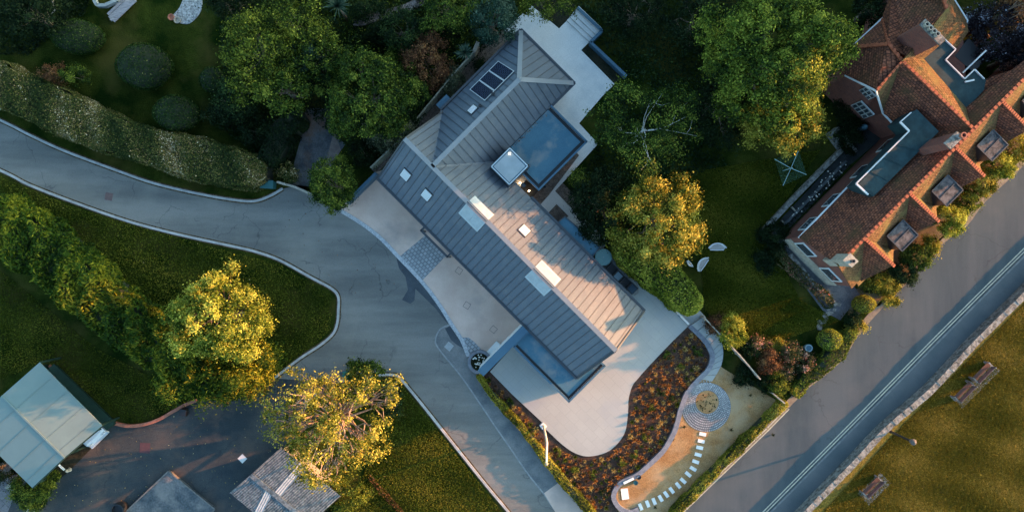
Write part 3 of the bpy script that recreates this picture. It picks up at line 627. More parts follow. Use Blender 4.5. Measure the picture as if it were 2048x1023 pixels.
# wind-blown leaf litter where the roofs meet
def litter(name, segs, n, spread=.12):
    P = []
    for (a, b) in segs:
        for _ in range(n):
            p = a.lerp(b, rnd.random()) + Vector((rnd.gauss(0, spread), rnd.gauss(0, spread), .03)); P.append(tuple(p))
    P = np.array(P); return struct(leafobj(name, [leafgeo(P, np.tile([0,0,1.], (len(P),1)), .09, .6, .3)], LM['redshrub'], origin=(0,0,0)), 'stuff')
# skylights
def locate(px, py, f):
    z = 4.0
    for _ in range(12):
        p = W(px, py, z); a = (p.x - p.y)/S; b = (p.x + p.y)/S; z = f(a, b)
    return a, b
def skylight(px, py, f, dir_, pane='glasspale', sz=(.50,.56)):
    a, b = locate(px, py, f); p = PF(f, a, b)
    ta = (PF(f, a+1, b) - p).normalized(); tb = (PF(f, a, b+1) - p).normalized(); n = ta.cross(tb); n = n if n.z > 0 else -n
    def rect(g, ha, hb, z0, z1, ca=0, cb=0):
        c = p + ta*ca + tb*cb; q = [c + ta*ha*i + tb*hb*j for i, j in ((-1,-1),(1,-1),(1,1),(-1,1))]
        g.add([x + n*z1 for x in q] + [x + n*z0 for x in q], [(3,2,1,0) if ta.cross(tb).z < 0 else (0,1,2,3), (0,4,5,1),(1,5,6,2),(2,6,7,3),(3,7,4,0)])
    ha, hb = sz[0]/2, sz[1]/2
    g = G(); rect(g, ha+.09, hb+.09, .0, .07); fr = g.build('skylight', M['dark'], house)
    g = G(); rect(g, ha+.03, hb+.03, .07, .10); g.build('frame', M['white'], fr)
    g = G(); rect(g, ha-.02, hb-.02, .10, .115); g.build('pane', M[pane] if pane in M else pane, fr)
    return fr
skylight(812, 349, pSW, 0, sz=(.55,.62)); skylight(854, 389, pSW, 0, sz=(.55,.62)); skylight(1048, 461.5, pNE, 0, sz=(.55,.62))
skylight(946, 220, pNW, 0, mat('painted_reflection', (.42,.36,.36), (.62,.62,.64), 6, .3), sz=(.50,.50))  # mottled brownish reflection is painted into this pane's colour
def lantern(a0, a1, b0, b1):
    g = G(); up = .10
    for (f, c0, c1) in ((pSW, b0, 16), (pNE, 18, b1)):
        g.slab([PF(f, a0, c0, up), PF(f, a1, c0, up), PF(f, a1, c1, up), PF(f, a0, c1, up)], .14)
    ro = g.build('roof_lantern', mat('lantern_frame', (.36,.39,.39), (.32,.35,.35), 2, .5), house)
    for (f, c0, c1) in ((pSW, b0+4, 13), (pNE, 21, b1-4)):
        for q in range(2):
            x0 = a0 + 4 + q*(a1-a0-8)/2; x1 = x0 + (a1-a0-8)/2 - 1
            g = G(); g.slab([PF(f, x0, c0, up+.025), PF(f, x1, c0, up+.025), PF(f, x1, c1, up+.025), PF(f, x0, c1, up+.025)], .02); g.build('pane', M['glasslant'], ro)
    g = G(); g.beam(PF(pSW, a0-1, 17, up+.05), PF(pSW, a1+1, 17, up+.05), .06, .06); g.build('ridge_bar', M['dark'], ro)
lantern(-176, -107, -20, 42); lantern(61, 131, -15, 47)
# solar panels
for i in range(3):
    b0 = 232 + i*36; b1 = b0 + 35; g = G()
    q = [PF(pNW, -391, b0, .16), PF(pNW, -331, b0, .16), PF(pNW, -331, b1, .16), PF(pNW, -391, b1, .16)]; g.slab(q, .04)
    sp_ = g.build('solar_panel', M['white'], house); g = G()
    for h0, h1 in ((-389.5,-332.5),): g.poly([PF(pNW, h0, b0+1.3, .166), PF(pNW, h1, b0+1.3, .166), PF(pNW, h1, b1-1.3, .166), PF(pNW, h0, b1-1.3, .166)])
    g.build('cell', M['pvcell'], sp_)
for a, b in ((-327, 258), (-330, 214)):
    g = G(); p = PF(pNW, a, b); g.lathe(p, [(.07,-.05),(.07,.22),(.12,.24),(.10,.30)], 10); g.build('roof_vent', M['black'], house)
g = G(); g.slab([F(-418,143,2.5), F(-418,183,2.5), F(-434,183,2.45), F(-434,143,2.45)], .18); g.build('side_canopy', M['trimblue'], house)
# front porch
g = G(); g.slab([F(-218,-84,2.5), F(-126,-84,2.5), F(-126,-106,2.5), F(-218,-106,2.5)], .2); po = g.build('porch', M['trimblue'], house)
g = G(); g.beam(F(-222,-84,2.48), F(-222,-126,2.48), .12, .3); g.beam(F(-122,-84,2.48), F(-122,-126,2.48), .12, .3); g.beam(F(-224,-125,2.48), F(-120,-125,2.48), .14, .3)
g.beam(F(-222,-125,0), F(-222,-125,2.4), .12, .12); g.beam(F(-122,-125,0), F(-122,-125,2.4), .12, .12); g.build('frame', M['dark'], po)
g = G(); g.beam(F(-214,-111,2.42), F(-130,-111,2.42), .14, .12); g.build('beam', M['orangewood'], po)
g = G(); g.prism([F(-214,-99.5), F(-130,-99.5), F(-130,-98.2), F(-214,-98.2)], .05, 2.2); d_ = g.build('door', M['orangewood'], house)
g = G(); g.beam(F(-140,-101,.9), F(-140,-101,1.3), .03, .04); g.build('handle', M['dark'], d_)
# windows and a garage door on the road side wall, glazing on the others
def win(a0, a1, b0, b1, z0, z1):
    g = G(); g.prism([F(a0,b0), F(a1,b0), F(a1,b1), F(a0,b1)], z0, z1); w_ = g.build('window', M['dark'], house)
    g = G(); ia = min(3, abs(a1-a0)*.2) if abs(a1-a0) > abs(b1-b0) else -.6; ib = min(3, abs(b1-b0)*.2) if abs(a1-a0) <= abs(b1-b0) else -.6
    g.prism([F(a0+ia,b0+ib), F(a1-ia,b0+ib), F(a1-ia,b1-ib), F(a0+ia,b1-ib)], z0+.08, z1-.08); g.build('pane', M['glassdark'], w_)
for a in (-370, -310, -60, 20, 90): win(a, a+38, -100.5, -99, .9, 2.1)
for a in (-40, 60, 160, 260): win(a, a+70, 139, 140.5, .15, 2.3)
for b in (-150, -100): win(377, 378.5, b, b+42, .15, 2.3)
for b in (20, 70, -60): win(351, 352.5, b, b+40, .15, 2.3)
for a in (-390, -320): win(a, a+60, 437, 438.5, .15, 2.3)
for b in (200, 270): win(-81, -79.5, b, b+55, .15, 2.3)
# ---------------------------------------------------------------- things around the modern house
g = G(); g.prism([F(153,-279), F(171,-279), F(171,-113), F(153,-113)], 0, 2.94, 0); fw = thing('entrance_wall', 'tall free standing white wall with dark blue capping beside the patio', 'wall', (*F(162,-190).xy, 0))
g.build('panel', M['render'], fw); g = G(); g.prism([F(151,-281), F(173,-281), F(173,-112), F(151,-112)], 2.94, 3.02); g.build('capping', M['trimblue'], fw)
g = G(); g.prism([W(993,681), W(1001,688), W(984,711), W(973,703)], .05, .22); tag(g.build('stone_plinth', M['slab']), 'low pale oblong block against the white wall', 'plinth')
g = G(); c = W(960,722); g.lathe((c.x,c.y,0), [(.86,0),(.86,.42),(.65,.42),(.65,.3)], 36)
pl = tag(g.build('round_planter', M['slate'], smooth=False), 'round slate grey planter with white flowers at the lane edge', 'planter')
g = G(); g.lathe((c.x,c.y,.3), [(.64,0),(.64,.04)], 30); g.build('soil', M['soil'], pl)
k = rng.uniform(0, 6.28, 500); rr = .6*np.sqrt(rng.uniform(0, 1, 500)); Pp = np.stack([c.x+rr*np.cos(k), c.y+rr*np.sin(k), rng.uniform(.36,.5,500)], 1)
tag(leafobj('flowering_plants', [leafgeo(Pp, np.tile([0,0,1.], (500,1)), .08)], LM['dark']), 'dark leafy plants filling the round planter', 'plants')
g = G()
for i in range(5):
    a = i*1.2566; d = Vector((math.cos(a), math.sin(a), 0)); s_ = Vector((-d.y, d.x, 0)); g.add([Vector((0,0,.0)), d*.035 + s_*.022 + Vector((0,0,.012)), d*.06 + Vector((0,0,.006)), d*.035 - s_*.022 + Vector((0,0,.012))], [(3,2,1,0)])
g.tube([(0,0,-.12),(0,0,0)], .006, 4)
flower0 = g.build('white_flower', mat('petal_white', (.6,.58,.5), None, rough=.7), origin=(0,0,0)); fl_used = []
def flower(x, y, z, label, group):
    o = flower0 if not fl_used else flower0.copy()
    if fl_used: C.objects.link(o)
    fl_used.append(1); o.location = (x, y, z); s_ = rnd.uniform(.75, 1.25); o.scale = (s_, s_, s_); o.rotation_euler = (0, 0, rnd.uniform(0, 6)); tag(o, label, 'flower', group)
for _ in range(26):
    a = rnd.uniform(0, 6.28); q = .55*math.sqrt(rnd.random()); flower(c.x+q*math.cos(a), c.y+q*math.sin(a), rnd.uniform(.5,.58), 'small white bloom in the round slate planter', 'white blooms in the round planter')
# flagpole
g = G(); b = W(1087,850); tp = W(1093,926,9.9); fp = thing('flagpole', 'tall pale flagpole standing on the small notch of the patio edge', 'flagpole', (b.x,b.y,.12))
g.tube([(b.x,b.y,.12), (b.x+.02,b.y,5), (tp.x,tp.y,9.9)], [.085,.07,.055], 12); g.build('pole', mat('cream_pole', (.72,.64,.55), (.66,.58,.5), 4, .5), fp, smooth=True)
g = G(); g.lathe((tp.x,tp.y,9.9), [(.05,0),(.10,.06),(.10,.12),(.03,.2)], 12); g.build('finial', M['creamstone'], fp); g = G(); g.prism([W(1079,850), W(1086,843), W(1094,851), W(1087,858)], .12, .17); g.build('base_plate', M['slab'], fp)
g = G(); g.beam((b.x+.09,b.y,1.1), (b.x+.09,b.y,1.35), .03, .03); g.build('cleat', M['dark'], fp)
# manholes
def manhole(px, py, r, rot, fill, label, z=.046, frame='dark', grp='covers'):
    c = W(px, py); q = [(c + Vector((math.cos(rot+i*math.pi/2), math.sin(rot+i*math.pi/2), 0))*r) for i in range(4)]; qi = [(c + Vector((math.cos(rot+i*math.pi/2), math.sin(rot+i*math.pi/2), 0))*(r-.035)) for i in range(4)]
    g = G(); g.prism(q, z-.05, z+.004); o = tag(g.build('drain_cover', M[frame]), label, 'drain cover', grp); g = G(); g.prism(qi, z-.05, z+.008); g.build('lid', fill, o)
manhole(918, 541, .31, R(10), M['buff'], 'square inset cover in the forecourt nearest the sett apron'); manhole(934, 610, .31, R(12), M['buff'], 'square inset cover in the middle of the forecourt'); manhole(987, 658, .31, R(5), M['buff'], 'square inset cover in the forecourt near the white wall')
rust = mat('rusty_iron', (.13,.085,.08), (.10,.07,.07), 5, .9); manhole(218, 393, .42, R(35), rust, 'brownish drain cover set in the lane', .021, 'asphalt')
manhole(290, 895, .56, R(42), mat('red_iron', (.075,.035,.04), (.06,.03,.035), 5, .9), 'dark red square cover in the old yard', .016, 'yard')
manhole(485, 916, .36, R(0), M['slab'], 'small white square cover in the old yard', .02, 'kerb')
manhole(791, 777, .33, R(20), mat('grey_lid', (.30,.31,.31), (.36,.36,.36), 4), 'pale grey cover at the corner of the south lawn', .03, 'kerb')
manhole(898, 692, .36, R(5), mat('pale_lid', (.26,.28,.28), (.31,.32,.32), 4), 'pale concrete cover in the footway', .03, 'kerb')
litter('leaf_litter', [(F(-205,150,2.8), F(-205,340,2.8)), (F(-138,190,2.8), F(-138,205,2.8)), (F(-208,196,2.8), F(-136,198,2.8))], 60, .05)
# garden wall steps top right
r = thing('terrace_steps', 'four wide pale steps climbing from the north terrace', 'steps', (*W(1170,50).xy, 0))
A0, A1, B0, B1 = W(1133,43), W(1178,85), W(1156,18), W(1202,62)
for i in range(4):
    t0, t1 = i/4, (i+1)/4; z = .22 + i*.14; g = G()
    g.slab([(*A0.lerp(B0,t0+.01).xy, z), (*A1.lerp(B1,t0+.01).xy, z), (*A1.lerp(B1,t1).xy, z), (*A0.lerp(B0,t1).xy, z)], z); g.build('step', M['terrace'], r)
g = G(); Q = [W(x, y, .8) for x, y in ((1155,15),(1204,61),(1181,84),(1253,152))]
for i in range(3): g.beam(Q[i] - Vector((0,0,.40)), Q[i+1] - Vector((0,0,.40)), .20, .8)
tag(g.build('garden_wall', M['trimblue']), 'blue grey capped low wall edging the terrace steps and soil bed', 'wall')
sheet('soil_bed', [(1163,102),(1182,86),(1250,152),(1229,168)], .06, M['soil']); sheet('soil_bed', [(1065,12),(1118,57),(1134,42),(1150,10),(1100,-20)], .05, M['soil'])
for p in ((1345,604), (1367,623)):
    a = W(p[0]-9, p[1]+9, .2); b = W(p[0]+8, p[1]-8, .2); g = G(); g.beam(a, b, .17, .12)
    tag(g.build('path_edging', M['trimblue']), 'dark blue bar across the lower path ' + ('nearer the gravel bed' if p[0] < 1350 else 'nearer the curved steps'), 'step edge', 'bars across the lower path')
g = G(); Q = [W(1315,582,.35), W(1378,648,.35)]; g.beam(Q[0]-Vector((0,0,.15)), Q[1]-Vector((0,0,.15)), .12, .34); tag(g.build('path_wall', M['terrace']), 'thin pale upstand between the patio and the lower path', 'wall')
# garden furniture on the narrow side patio
c = W(1207,514,.74); r = thing('round_table', 'round teal glass garden table beside the low flat roof', 'table', (c.x,c.y,.09))
g = G(); g.lathe((c.x,c.y,.72), [(.58,0),(.60,.015),(.58,.03)], 40); g.build('table_top', M['tealtop'], r)
for i in range(4): a = math.pi/2*i; g = G(); g.tube([(c.x+.45*math.cos(a), c.y+.45*math.sin(a), .09), (c.x+.3*math.cos(a), c.y+.3*math.sin(a), .72)], .02, 6); g.build('leg', M['dark'], r)
g = G(); g.lathe((c.x,c.y,.75), [(.03,0),(.03,.03)], 10); g.build('cap', M['white'], r)
def chair(px, py, label, rot, seat='black', cushion=None):
    c = W(px, py, .4); r = thing('garden_chair', label, 'chair', (c.x,c.y,.12), 'dark garden chairs on the side patio')
    u = Vector((math.cos(rot), math.sin(rot), 0)); v = Vector((-u.y, u.x, 0)); o = Vector((c.x, c.y, 0))
    g = G(); g.prism([o+u*.3+v*.3, o-u*.3+v*.3, o-u*.3-v*.3, o+u*.3-v*.3], .38, .45); g.build('seat', M[seat], r)
    g = G(); g.prism([o-u*.30+v*.3, o-u*.37+v*.3, o-u*.37-v*.3, o-u*.30-v*.3], .40, .85); g.build('backrest', M[seat], r)
    for s_ in (-1, 1): g = G(); g.beam(o+u*.28+v*.31*s_+Vector((0,0,.62)), o-u*.3+v*.31*s_+Vector((0,0,.62)), .05, .03); g.build('armrest', M['dark'], r)
    for i, j in ((1,1),(1,-1),(-1,1),(-1,-1)): g = G(); g.beam(o+u*.27*i+v*.27*j+Vector((0,0,.12)), o+u*.27*i+v*.27*j+Vector((0,0,.38)), .04, .04); g.build('leg', M['dark'], r)
    if cushion: g = G(); g.prism([o+u*.24+v*.24, o-u*.24+v*.24, o-u*.24-v*.24, o+u*.24-v*.24], .45, .52); g.build('cushion', cushion, r)
chair(1224, 538, 'black garden chair nearest the round teal table', R(-45)); chair(1236, 552, 'garden chair with pale blue square cushion', R(-45), cushion=mat('pale_blue_cushion', (.26,.36,.42), None))
chair(1251, 565, 'black garden chair between the pale cushion and the dark blue seat', R(-45)); chair(1264, 577, 'dark blue garden chair farthest from the teal table', R(-45), cushion=mat('navy_cushion', (.03,.06,.09), None))
g = G(); c = W(1222,551); g.lathe((c.x,c.y,.12), [(.10,0),(.13,.3),(.12,.32)], 14); tag(g.build('white_pot', M['white']), 'small white pot beside the black garden chairs', 'pot')
g = G()
for i in range(3):
    c = W(1243+i*7, 543+i*5, .14); g.tube([(c.x+(.30+.05*i)*math.cos(t), c.y+(.22+.03*i)*math.sin(t)*1.1, .14+.012*i) for t in np.linspace(0, 5.8, 22)], .013, 5)
g.tube([W(1270,560,.14), W(1276,572,.14), W(1276,585,.14), W(1268,590,.14)], .013, 5)
tag(g.build('garden_hose', mat('hose_brown', (.20,.13,.09), None), smooth=True), 'thin brown hose looped over the gravel bed', 'hose')
c = W(1047,371,.1); r = thing('courtyard_table', 'small dark round table in the lit courtyard', 'table', (c.x,c.y,.1))
g = G(); g.lathe((c.x,c.y,.62), [(.17,0),(.18,.02),(.17,.03)], 20); g.build('table_top', M['glassdark'], r); g = G(); g.tube([(c.x,c.y,.1),(c.x,c.y,.62)], .025, 8); g.build('leg', M['dark'], r)
for px, py, lb in ((1040,366,'small glowing light in the courtyard corner'), (1058,381.5,'small glowing light at the courtyard gravel edge')):
    c = W(px, py, .3); g = G(); g.lathe((c.x,c.y,.1), [(.03,0),(.03,.2)], 8); o = tag(g.build('garden_light', M['dark']), lb, 'garden light', 'courtyard lights'); g = G(); g.lathe((c.x,c.y,.3), [(.05,0),(.06,.05),(.02,.08)], 10); g.build('bulb', M['bulb'], o)
g = G(); c = W(1089,374); g.lathe((c.x,c.y,.1), [(.07,0),(.10,.22),(.08,.22),(.08,.15)], 14); tag(g.build('plant_pot', M['black']), 'small black pot beside the flat roofed wing', 'pot')
# fence along the gravel strip
def fence(label, pts, z, t=.06, mt='fence', post=2.2, cap=None, name='fence'):
    P = [W(x, y, z) for x, y in pts]; r = thing(name, label, 'fence', (*P[0].xy, 0)); g = G()
    for a, b in zip(P[:-1], P[1:]):
        for h in (.25, .55, .82): g.beam((a.x,a.y,z*h), (b.x,b.y,z*h), t*.6, z*.26)
    g.build('panel', M[mt], r)
    g = G()
    for a, b in zip(P[:-1], P[1:]): g.beam(a, b, t*1.6, .06)
    g.build('rail', M[cap or mt], r)
    for a, b in zip(P[:-1], P[1:]):
        n = max(1, int((b-a).length/post))
        for i in range(n):
            p = a.lerp(b, i/n); g = G(); g.beam((p.x,p.y,0), (p.x,p.y,z+.05), .1, .1); g.build('post', M[mt], r)
    return r
fence('mossy timber fence running behind the house beside the gravel strip', [(742,334),(800,278),(860,205),(905,150),(948,103)], 1.7)
fence('short brown fence panel under the spiky palm', [(948,103),(956,84)], 1.9, .16, 'wood')
fence('pale low fence line crossing the side gate to the old drive', [(555,364),(590,374),(624,389)], .9, .10, 'creamstone')
fence('cream topped fence between the curved steps and the rose garden', [(1408,634),(1440,668),(1480,710),(1521,758)], 1.1, .05, 'wood', cap='creamstone')
fence('short pale fence beside the end of the gravel garden', [(1546,786),(1570,806)], 1.1, .05, 'wood', cap='creamstone')
g = G(); g.beam(W(692,405,1.2)-Vector((0,0,.6)), W(752,346,1.2)-Vector((0,0,.6)), .22, 1.2); tag(g.build('boundary_wall', M['trimblue']), 'dark blue grey wall between the bushy evergreen and the forecourt', 'wall')
# utility box
c = W(533,368,.9); r = thing('utility_box', 'dark teal box on the verge at the end of the speckled hedge', 'box', (c.x,c.y,0)); o = Vector((c.x,c.y,0))
g = G(); g.prism([o+Vector((.44,.22,0)), o+Vector((-.4,.28,0)), o+Vector((-.44,-.24,0)), o+Vector((.4,-.28,0))], 0, .85); g.build('cabinet', M['teal'], r); g = G(); g.prism([o+Vector((.48,.26,0)), o+Vector((-.44,.32,0)), o+Vector((-.48,-.28,0)), o+Vector((.44,-.32,0))], .85, .9); g.build('lid', M['teal'], r)
# white patio ledge, pots, stepping stones
g = G(); g.beam(W(1247,965,.3)-Vector((0,0,.05)), W(1267,955,.3)-Vector((0,0,.05)), .16, .3); tag(g.build('garden_bench', M['slab']), 'small white bench top against the curving slate wall', 'bench')
for px, py, m_, lb in ((1276,951,'black','black pot against the curving slate wall'), (1270,962,'teal','teal pot on the gravel beside the black pot')):
    c = W(px, py); g = G(); g.lathe((c.x,c.y,.02), [(.12,0),(.17,.32),(.15,.32),(.14,.25)], 16); tag(g.build('plant_pot', M[m_]), lb, 'pot', 'pots by the slate wall')
g = G(); g.prism([W(1241,976), W(1255,975), W(1258,996), W(1244,998)], .02, .075); tag(g.build('stone_slab', M['slab']), 'large white slab at the round end of the gravel garden', 'slab')
st = [(1405,867),(1402,881),(1399,894),(1396,908),(1391,922),(1386,936),(1376,947),(1366,960),(1356,969),(1343,979),(1332,987),(1321,995),(1308,1001),(1295,1006),(1281,1012)]
words = ['first','second','third','fourth','fifth','sixth','seventh','eighth','ninth','tenth','eleventh','twelfth','thirteenth','fourteenth','last']
src = None
for i, (x, y) in enumerate(st):
    a, b = W(*st[max(0,i-1)]), W(*st[min(14,i+1)]); d = (b-a).normalized(); ang = math.atan2(d.y, d.x); p = W(x, y)
    if src is None:
        g = G(); g.prism([(-.12,-.245),(.12,-.245),(.12,.245),(-.12,.245)], 0, .05); src = g.build('stepping_stone', M['slab'], origin=(0,0,0)); o = src
    else: o = src.copy(); C.objects.link(o)
    o.location = (p.x, p.y, .024); o.rotation_euler = (0, 0, ang)
    tag(o, f'white oblong stepping stone, {words[i]} one counting from the sett circle', 'stepping stone', 'stepping stones across the gravel garden')
# ---------------------------------------------------------------- old tiled house on the right
oh = thing('tiled_house', 'large old house with red clay tile roofs, gables and tall chimneys beside the road', 'house', (*W(1850,300).xy, 0))
TZ, EZ = 6.7, 4.0
def PW(L): return [W(*p) for p in L]
g = G()   # walls: long range and the north block
g.add([F(a, b, z) for b in (572, 1015) for a, z in ((503,0),(684,0),(684,3.9),(588,6.7),(503,3.9))], [(4,3,2,1,0),(5,6,7,8,9),(0,1,6,5),(1,2,7,6),(2,3,8,7),(3,4,9,8),(4,0,5,9)])
owall = g.build('wall', M['brick'], oh)
g = G(); g.prism([F(596,1017), F(684,1017), F(684,1560), F(596,1560)], 0, 3.9); g.build('wall', M['brick'], oh)
nb = [W(1696,152,EZ), W(1767,222,EZ), W(1830,266,EZ), W(1940,250,EZ), W(1928,60,EZ), W(1900,-20,EZ), W(1795,-20,EZ), W(1776,42,EZ), W(1708,95,EZ)]
g = G(); g.prism(nb, .002, 3.85); g.build('wall', M['brick'], oh)
def roofp(pts, m='tile', t=.12): g = G(); g.slab(pts, t); return g.build('roof', M[m], oh)
# long range
L1 = [F(497,567,EZ), F(588,560,TZ), F(588,1560,TZ), F(497,1560,EZ)]
rmain = roofp([F(497,567,EZ), F(588,557,TZ), W(1945,257,TZ), W(1818,264,EZ)])
roofp([W(1945,257,TZ), F(588,1560,TZ), F(562,1560,5.9), W(2050,130,5.2), W(1972,158,4.8), W(1933,214,5.6)])
roofp([F(588,557,TZ), F(588,1560,TZ), F(690,1560,EZ), F(690,570,EZ)], 'tileold')
for i, bc in enumerate((650, 808, 969, 1132, 1290)):   # cross gables on the road side
    rp = [F(587,bc,TZ-.05), F(694,bc+10,6.15)]
    roofp([rp[0], rp[1], F(696,bc-48,EZ-.1)], 'tile'); roofp([rp[0], rp[1], F(696,bc+72,EZ-.1)], 'tileold')
    g = G(); g.add([F(690,bc-44,.01), F(690,bc+64,.01), F(690,bc+64,EZ-.1), F(690,bc+10,5.95), F(690,bc-44,EZ-.1), F(683,bc-44,.01), F(683,bc+64,.01), F(683,bc+64,EZ-.1), F(683,bc+10,5.95), F(683,bc-44,EZ-.1)], [(4,3,2,1,0),(5,6,7,8,9),(0,1,6,5),(1,2,7,6),(2,3,8,7),(3,4,9,8),(4,0,5,9)]); g.build('gable_wall', M['brick'], oh)
    g = G(); g.prism([F(690.5,bc-20), F(692,bc-20), F(692,bc+20), F(690.5,bc+20)], 2.4, 4.0); wn_ = g.build('window', M['white'], oh); g = G(); g.prism([F(691,bc-17), F(692.8,bc-17), F(692.8,bc+17), F(691,bc+17)], 2.5, 3.9); g.build('pane', M['glassdark'], wn_)
    g = G(); g.beam(F(588,bc,TZ), F(697,bc+10.2,6.2), .16, .10); n_ = 16
    for j in range(n_): g.beam(F(588,bc,TZ+.04).lerp(F(697,bc+10.2,6.24), (j+.2)/16), F(588,bc,TZ+.04).lerp(F(697,bc+10.2,6.24), (j+.8)/16), .21, .08)
    g.build('ridge_tiles', M['ridge'], oh)
g = G()   # lower lean-to roof and box dormers between the gables
g.slab([F(692,606,3.0), F(722,606,2.3), F(722,1560,2.3), F(692,1560,3.0)], .12); g.build('lean_to_roof', M['tileold'], oh)
g = G(); g.prism([F(692,612), F(716,612), F(716,1555), F(692,1555)], .003, 2.25); g.build('wall', M['brick'], oh)
for bc in (737, 898, 1060, 1222):
    g = G(); g.prism([F(640,bc-26), F(688,bc-26), F(688,bc+26), F(640,bc+26)], 3.5, 5.55); dm = g.build('dormer', M['dark'], oh)
    g = G(); g.prism([F(637,bc-29), F(691,bc-29), F(691,bc+29), F(637,bc+29)], 5.55, 5.66); g.build('dormer_roof', M['leadpale'], dm)
    g = G(); 
    for a, b in (((637,bc-29),(691,bc-29)), ((691,bc-29),(691,bc+29)), ((691,bc+29),(637,bc+29)), ((637,bc+29),(637,bc-29))): g.beam(F(*a,5.68), F(*b,5.68), .06, .06)
    g.beam(F(664,bc-28,5.69), F(664,bc+28,5.69), .05, .05); g.build('dormer_rim', M['dark'], dm)
    g = G(); g.prism([F(688.2,bc-20), F(690,bc-20), F(690,bc+20), F(688.2,bc+20)], 4.3, 5.4); g.build('window', M['glassdark'], dm)
# north block
apx = W(1804,122,TZ)
roofp([W(1702,95,4.4), W(1765,38,4.4), W(1777,88,7)])
roofp([W(1702,95,4.4), W(1777,88,7), apx, W(1752,181,6.6), W(1692,151,4.2), W(1680,140,3.9)])
roofp([apx, W(1752,181,6.6), W(1765,226,4.0)], 'tileold')
roofp([apx, W(1945,257,TZ), W(1818,264,4.0), W(1765,226,4.0)])
roofp([apx, W(1945,257,TZ), W(1932,215,5.65), W(1848,118,5.65), W(1822,112,6.4)], 'tileold')
roofp([W(1765,38,4.4), W(1786,-25,4.4), W(1880,-25,7.2), W(1893,18,7.2), W(1862,50,7.2), W(1812,112,6.9), W(1777,88,7)], 'tile')
roofp([W(1893,18,7.2), W(1934,42,4.5), W(1937,64,4.5), W(1914,96,4.5), W(1890,82,5.7), W(1866,52,6.9)], 'tileold')
roofp([W(1804,122,7), W(1818,106,7), W(1866,52,6.9), W(1890,82,5.7), W(1848,118,5.65)], 'tileold')
roofp([W(1880,-25,7.2), W(1893,18,7.2), W(1934,42,4.5), W(1893,-25,4.5)], 'tileold')
g = G(); g.slab([W(x, y, 5.6) for x, y in ((1846,119),(1890,80),(1911,99),(1891,120),(1929,158),(1949,139),(1972,160),(1968,180),(1934,217))], .15); g.build('flat_roof', M['lead'], oh)
g = G(); q = [W(x, y, 5.66) for x, y in ((1890,80),(1911,99),(1891,120),(1929,158),(1949,139),(1968,158))]
for a, b in zip(q[:-1], q[1:]): g.beam(a, b, .06, .12)
g.beam(W(1972,101,5), W(1925,146,5), .08, .1); g.build('white_edging', M['white'], oh)
g = G(); g.prism([W(x, y, 3) for x, y in ((1912,96),(1922,84),(1952,112),(1943,140),(1930,150),(1895,119))], .01, 3.87); g.build('well_shade_block', M['black'], oh)  # solid black block paints the shade inside the open well
g = G(); g.beam(W(1930,164,5.7), W(1948,160,5.7), .1, .1); g.build('vent_pipe', M['white'], oh)
g = G(); g.slab([W(x, y, 5.9) for x, y in ((1818,262),(1800,244),(1822,225),(1834,219),(1878,263),(1747,393),(1716,369))], 1.7); g.build('flat_dormer', M['lead'], oh)
g = G(); q = [W(x, y, 5.93) for x, y in ((1822,225),(1800,244),(1818,262))] ; g.beam(q[0], q[1], .06, .12); g.beam(q[1], q[2], .10, .12); g.beam(q[2], W(1712,367,5.93), .07, .14); g.beam(W(1712,367,5.93), W(1736,389,5.93), .10, .14); g.build('white_edging', M['white'], oh)
# leads: joints across the flat dormer
g = G()
for t in (.25, .5, .75): g.beam(W(1818,262,5.93).lerp(W(1716,369,5.93), t), W(1868,272,5.93).lerp(W(1747,392,5.93), t), .03, .03)
g.build('lead_roll', M['lead'], oh)
def rline(pts, w=.18, nm='ridge_tiles'):
    g = G()
    for a, b in zip(pts[:-1], pts[1:]):
        g.beam(a, b, w*.8, .12); n = int((b-a).length/.34); d = (b-a).normalized()
        for j in range(n): c = a.lerp(b, (j+.5)/n) + Vector((0,0,.05)); g.beam(c - d*.10, c + d*.10, w*1.1, .12)
    g.build(nm, M['ridge'], oh)
rline([F(588,560,TZ), F(588,1560,TZ)]); rline([W(1777,88,7), apx, W(1945,257,TZ)]); rline([W(1702,95,4.4), W(1777,88,7), W(1765,38,4.4)], .2); rline([apx, W(1752,181,6.6)], .12)
rline([W(1880,-25,7.2), W(1893,18,7.2)], .2)
g = G()   # white gutters and bargeboards
for a, b in ((W(1597,475,3.95), W(1706,362,3.95)), (W(1702,95,4.35), W(1765,36,4.35)), (W(1893,-25,4.5), W(1935,42,4.5)), (W(1690,151,4.15), W(1752,182,6.6)), (W(1752,182,6.6), W(1766,227,3.95)), (W(1766,227,3.95), W(1794,256,3.95)), (W(1935,42,4.5), W(1929,50,4.5)), (W(1765,36,4.35), W(1768,41,4.35))): g = G(); g.beam(a, b, .09, .10); g.build('gutter', M['white'], oh)
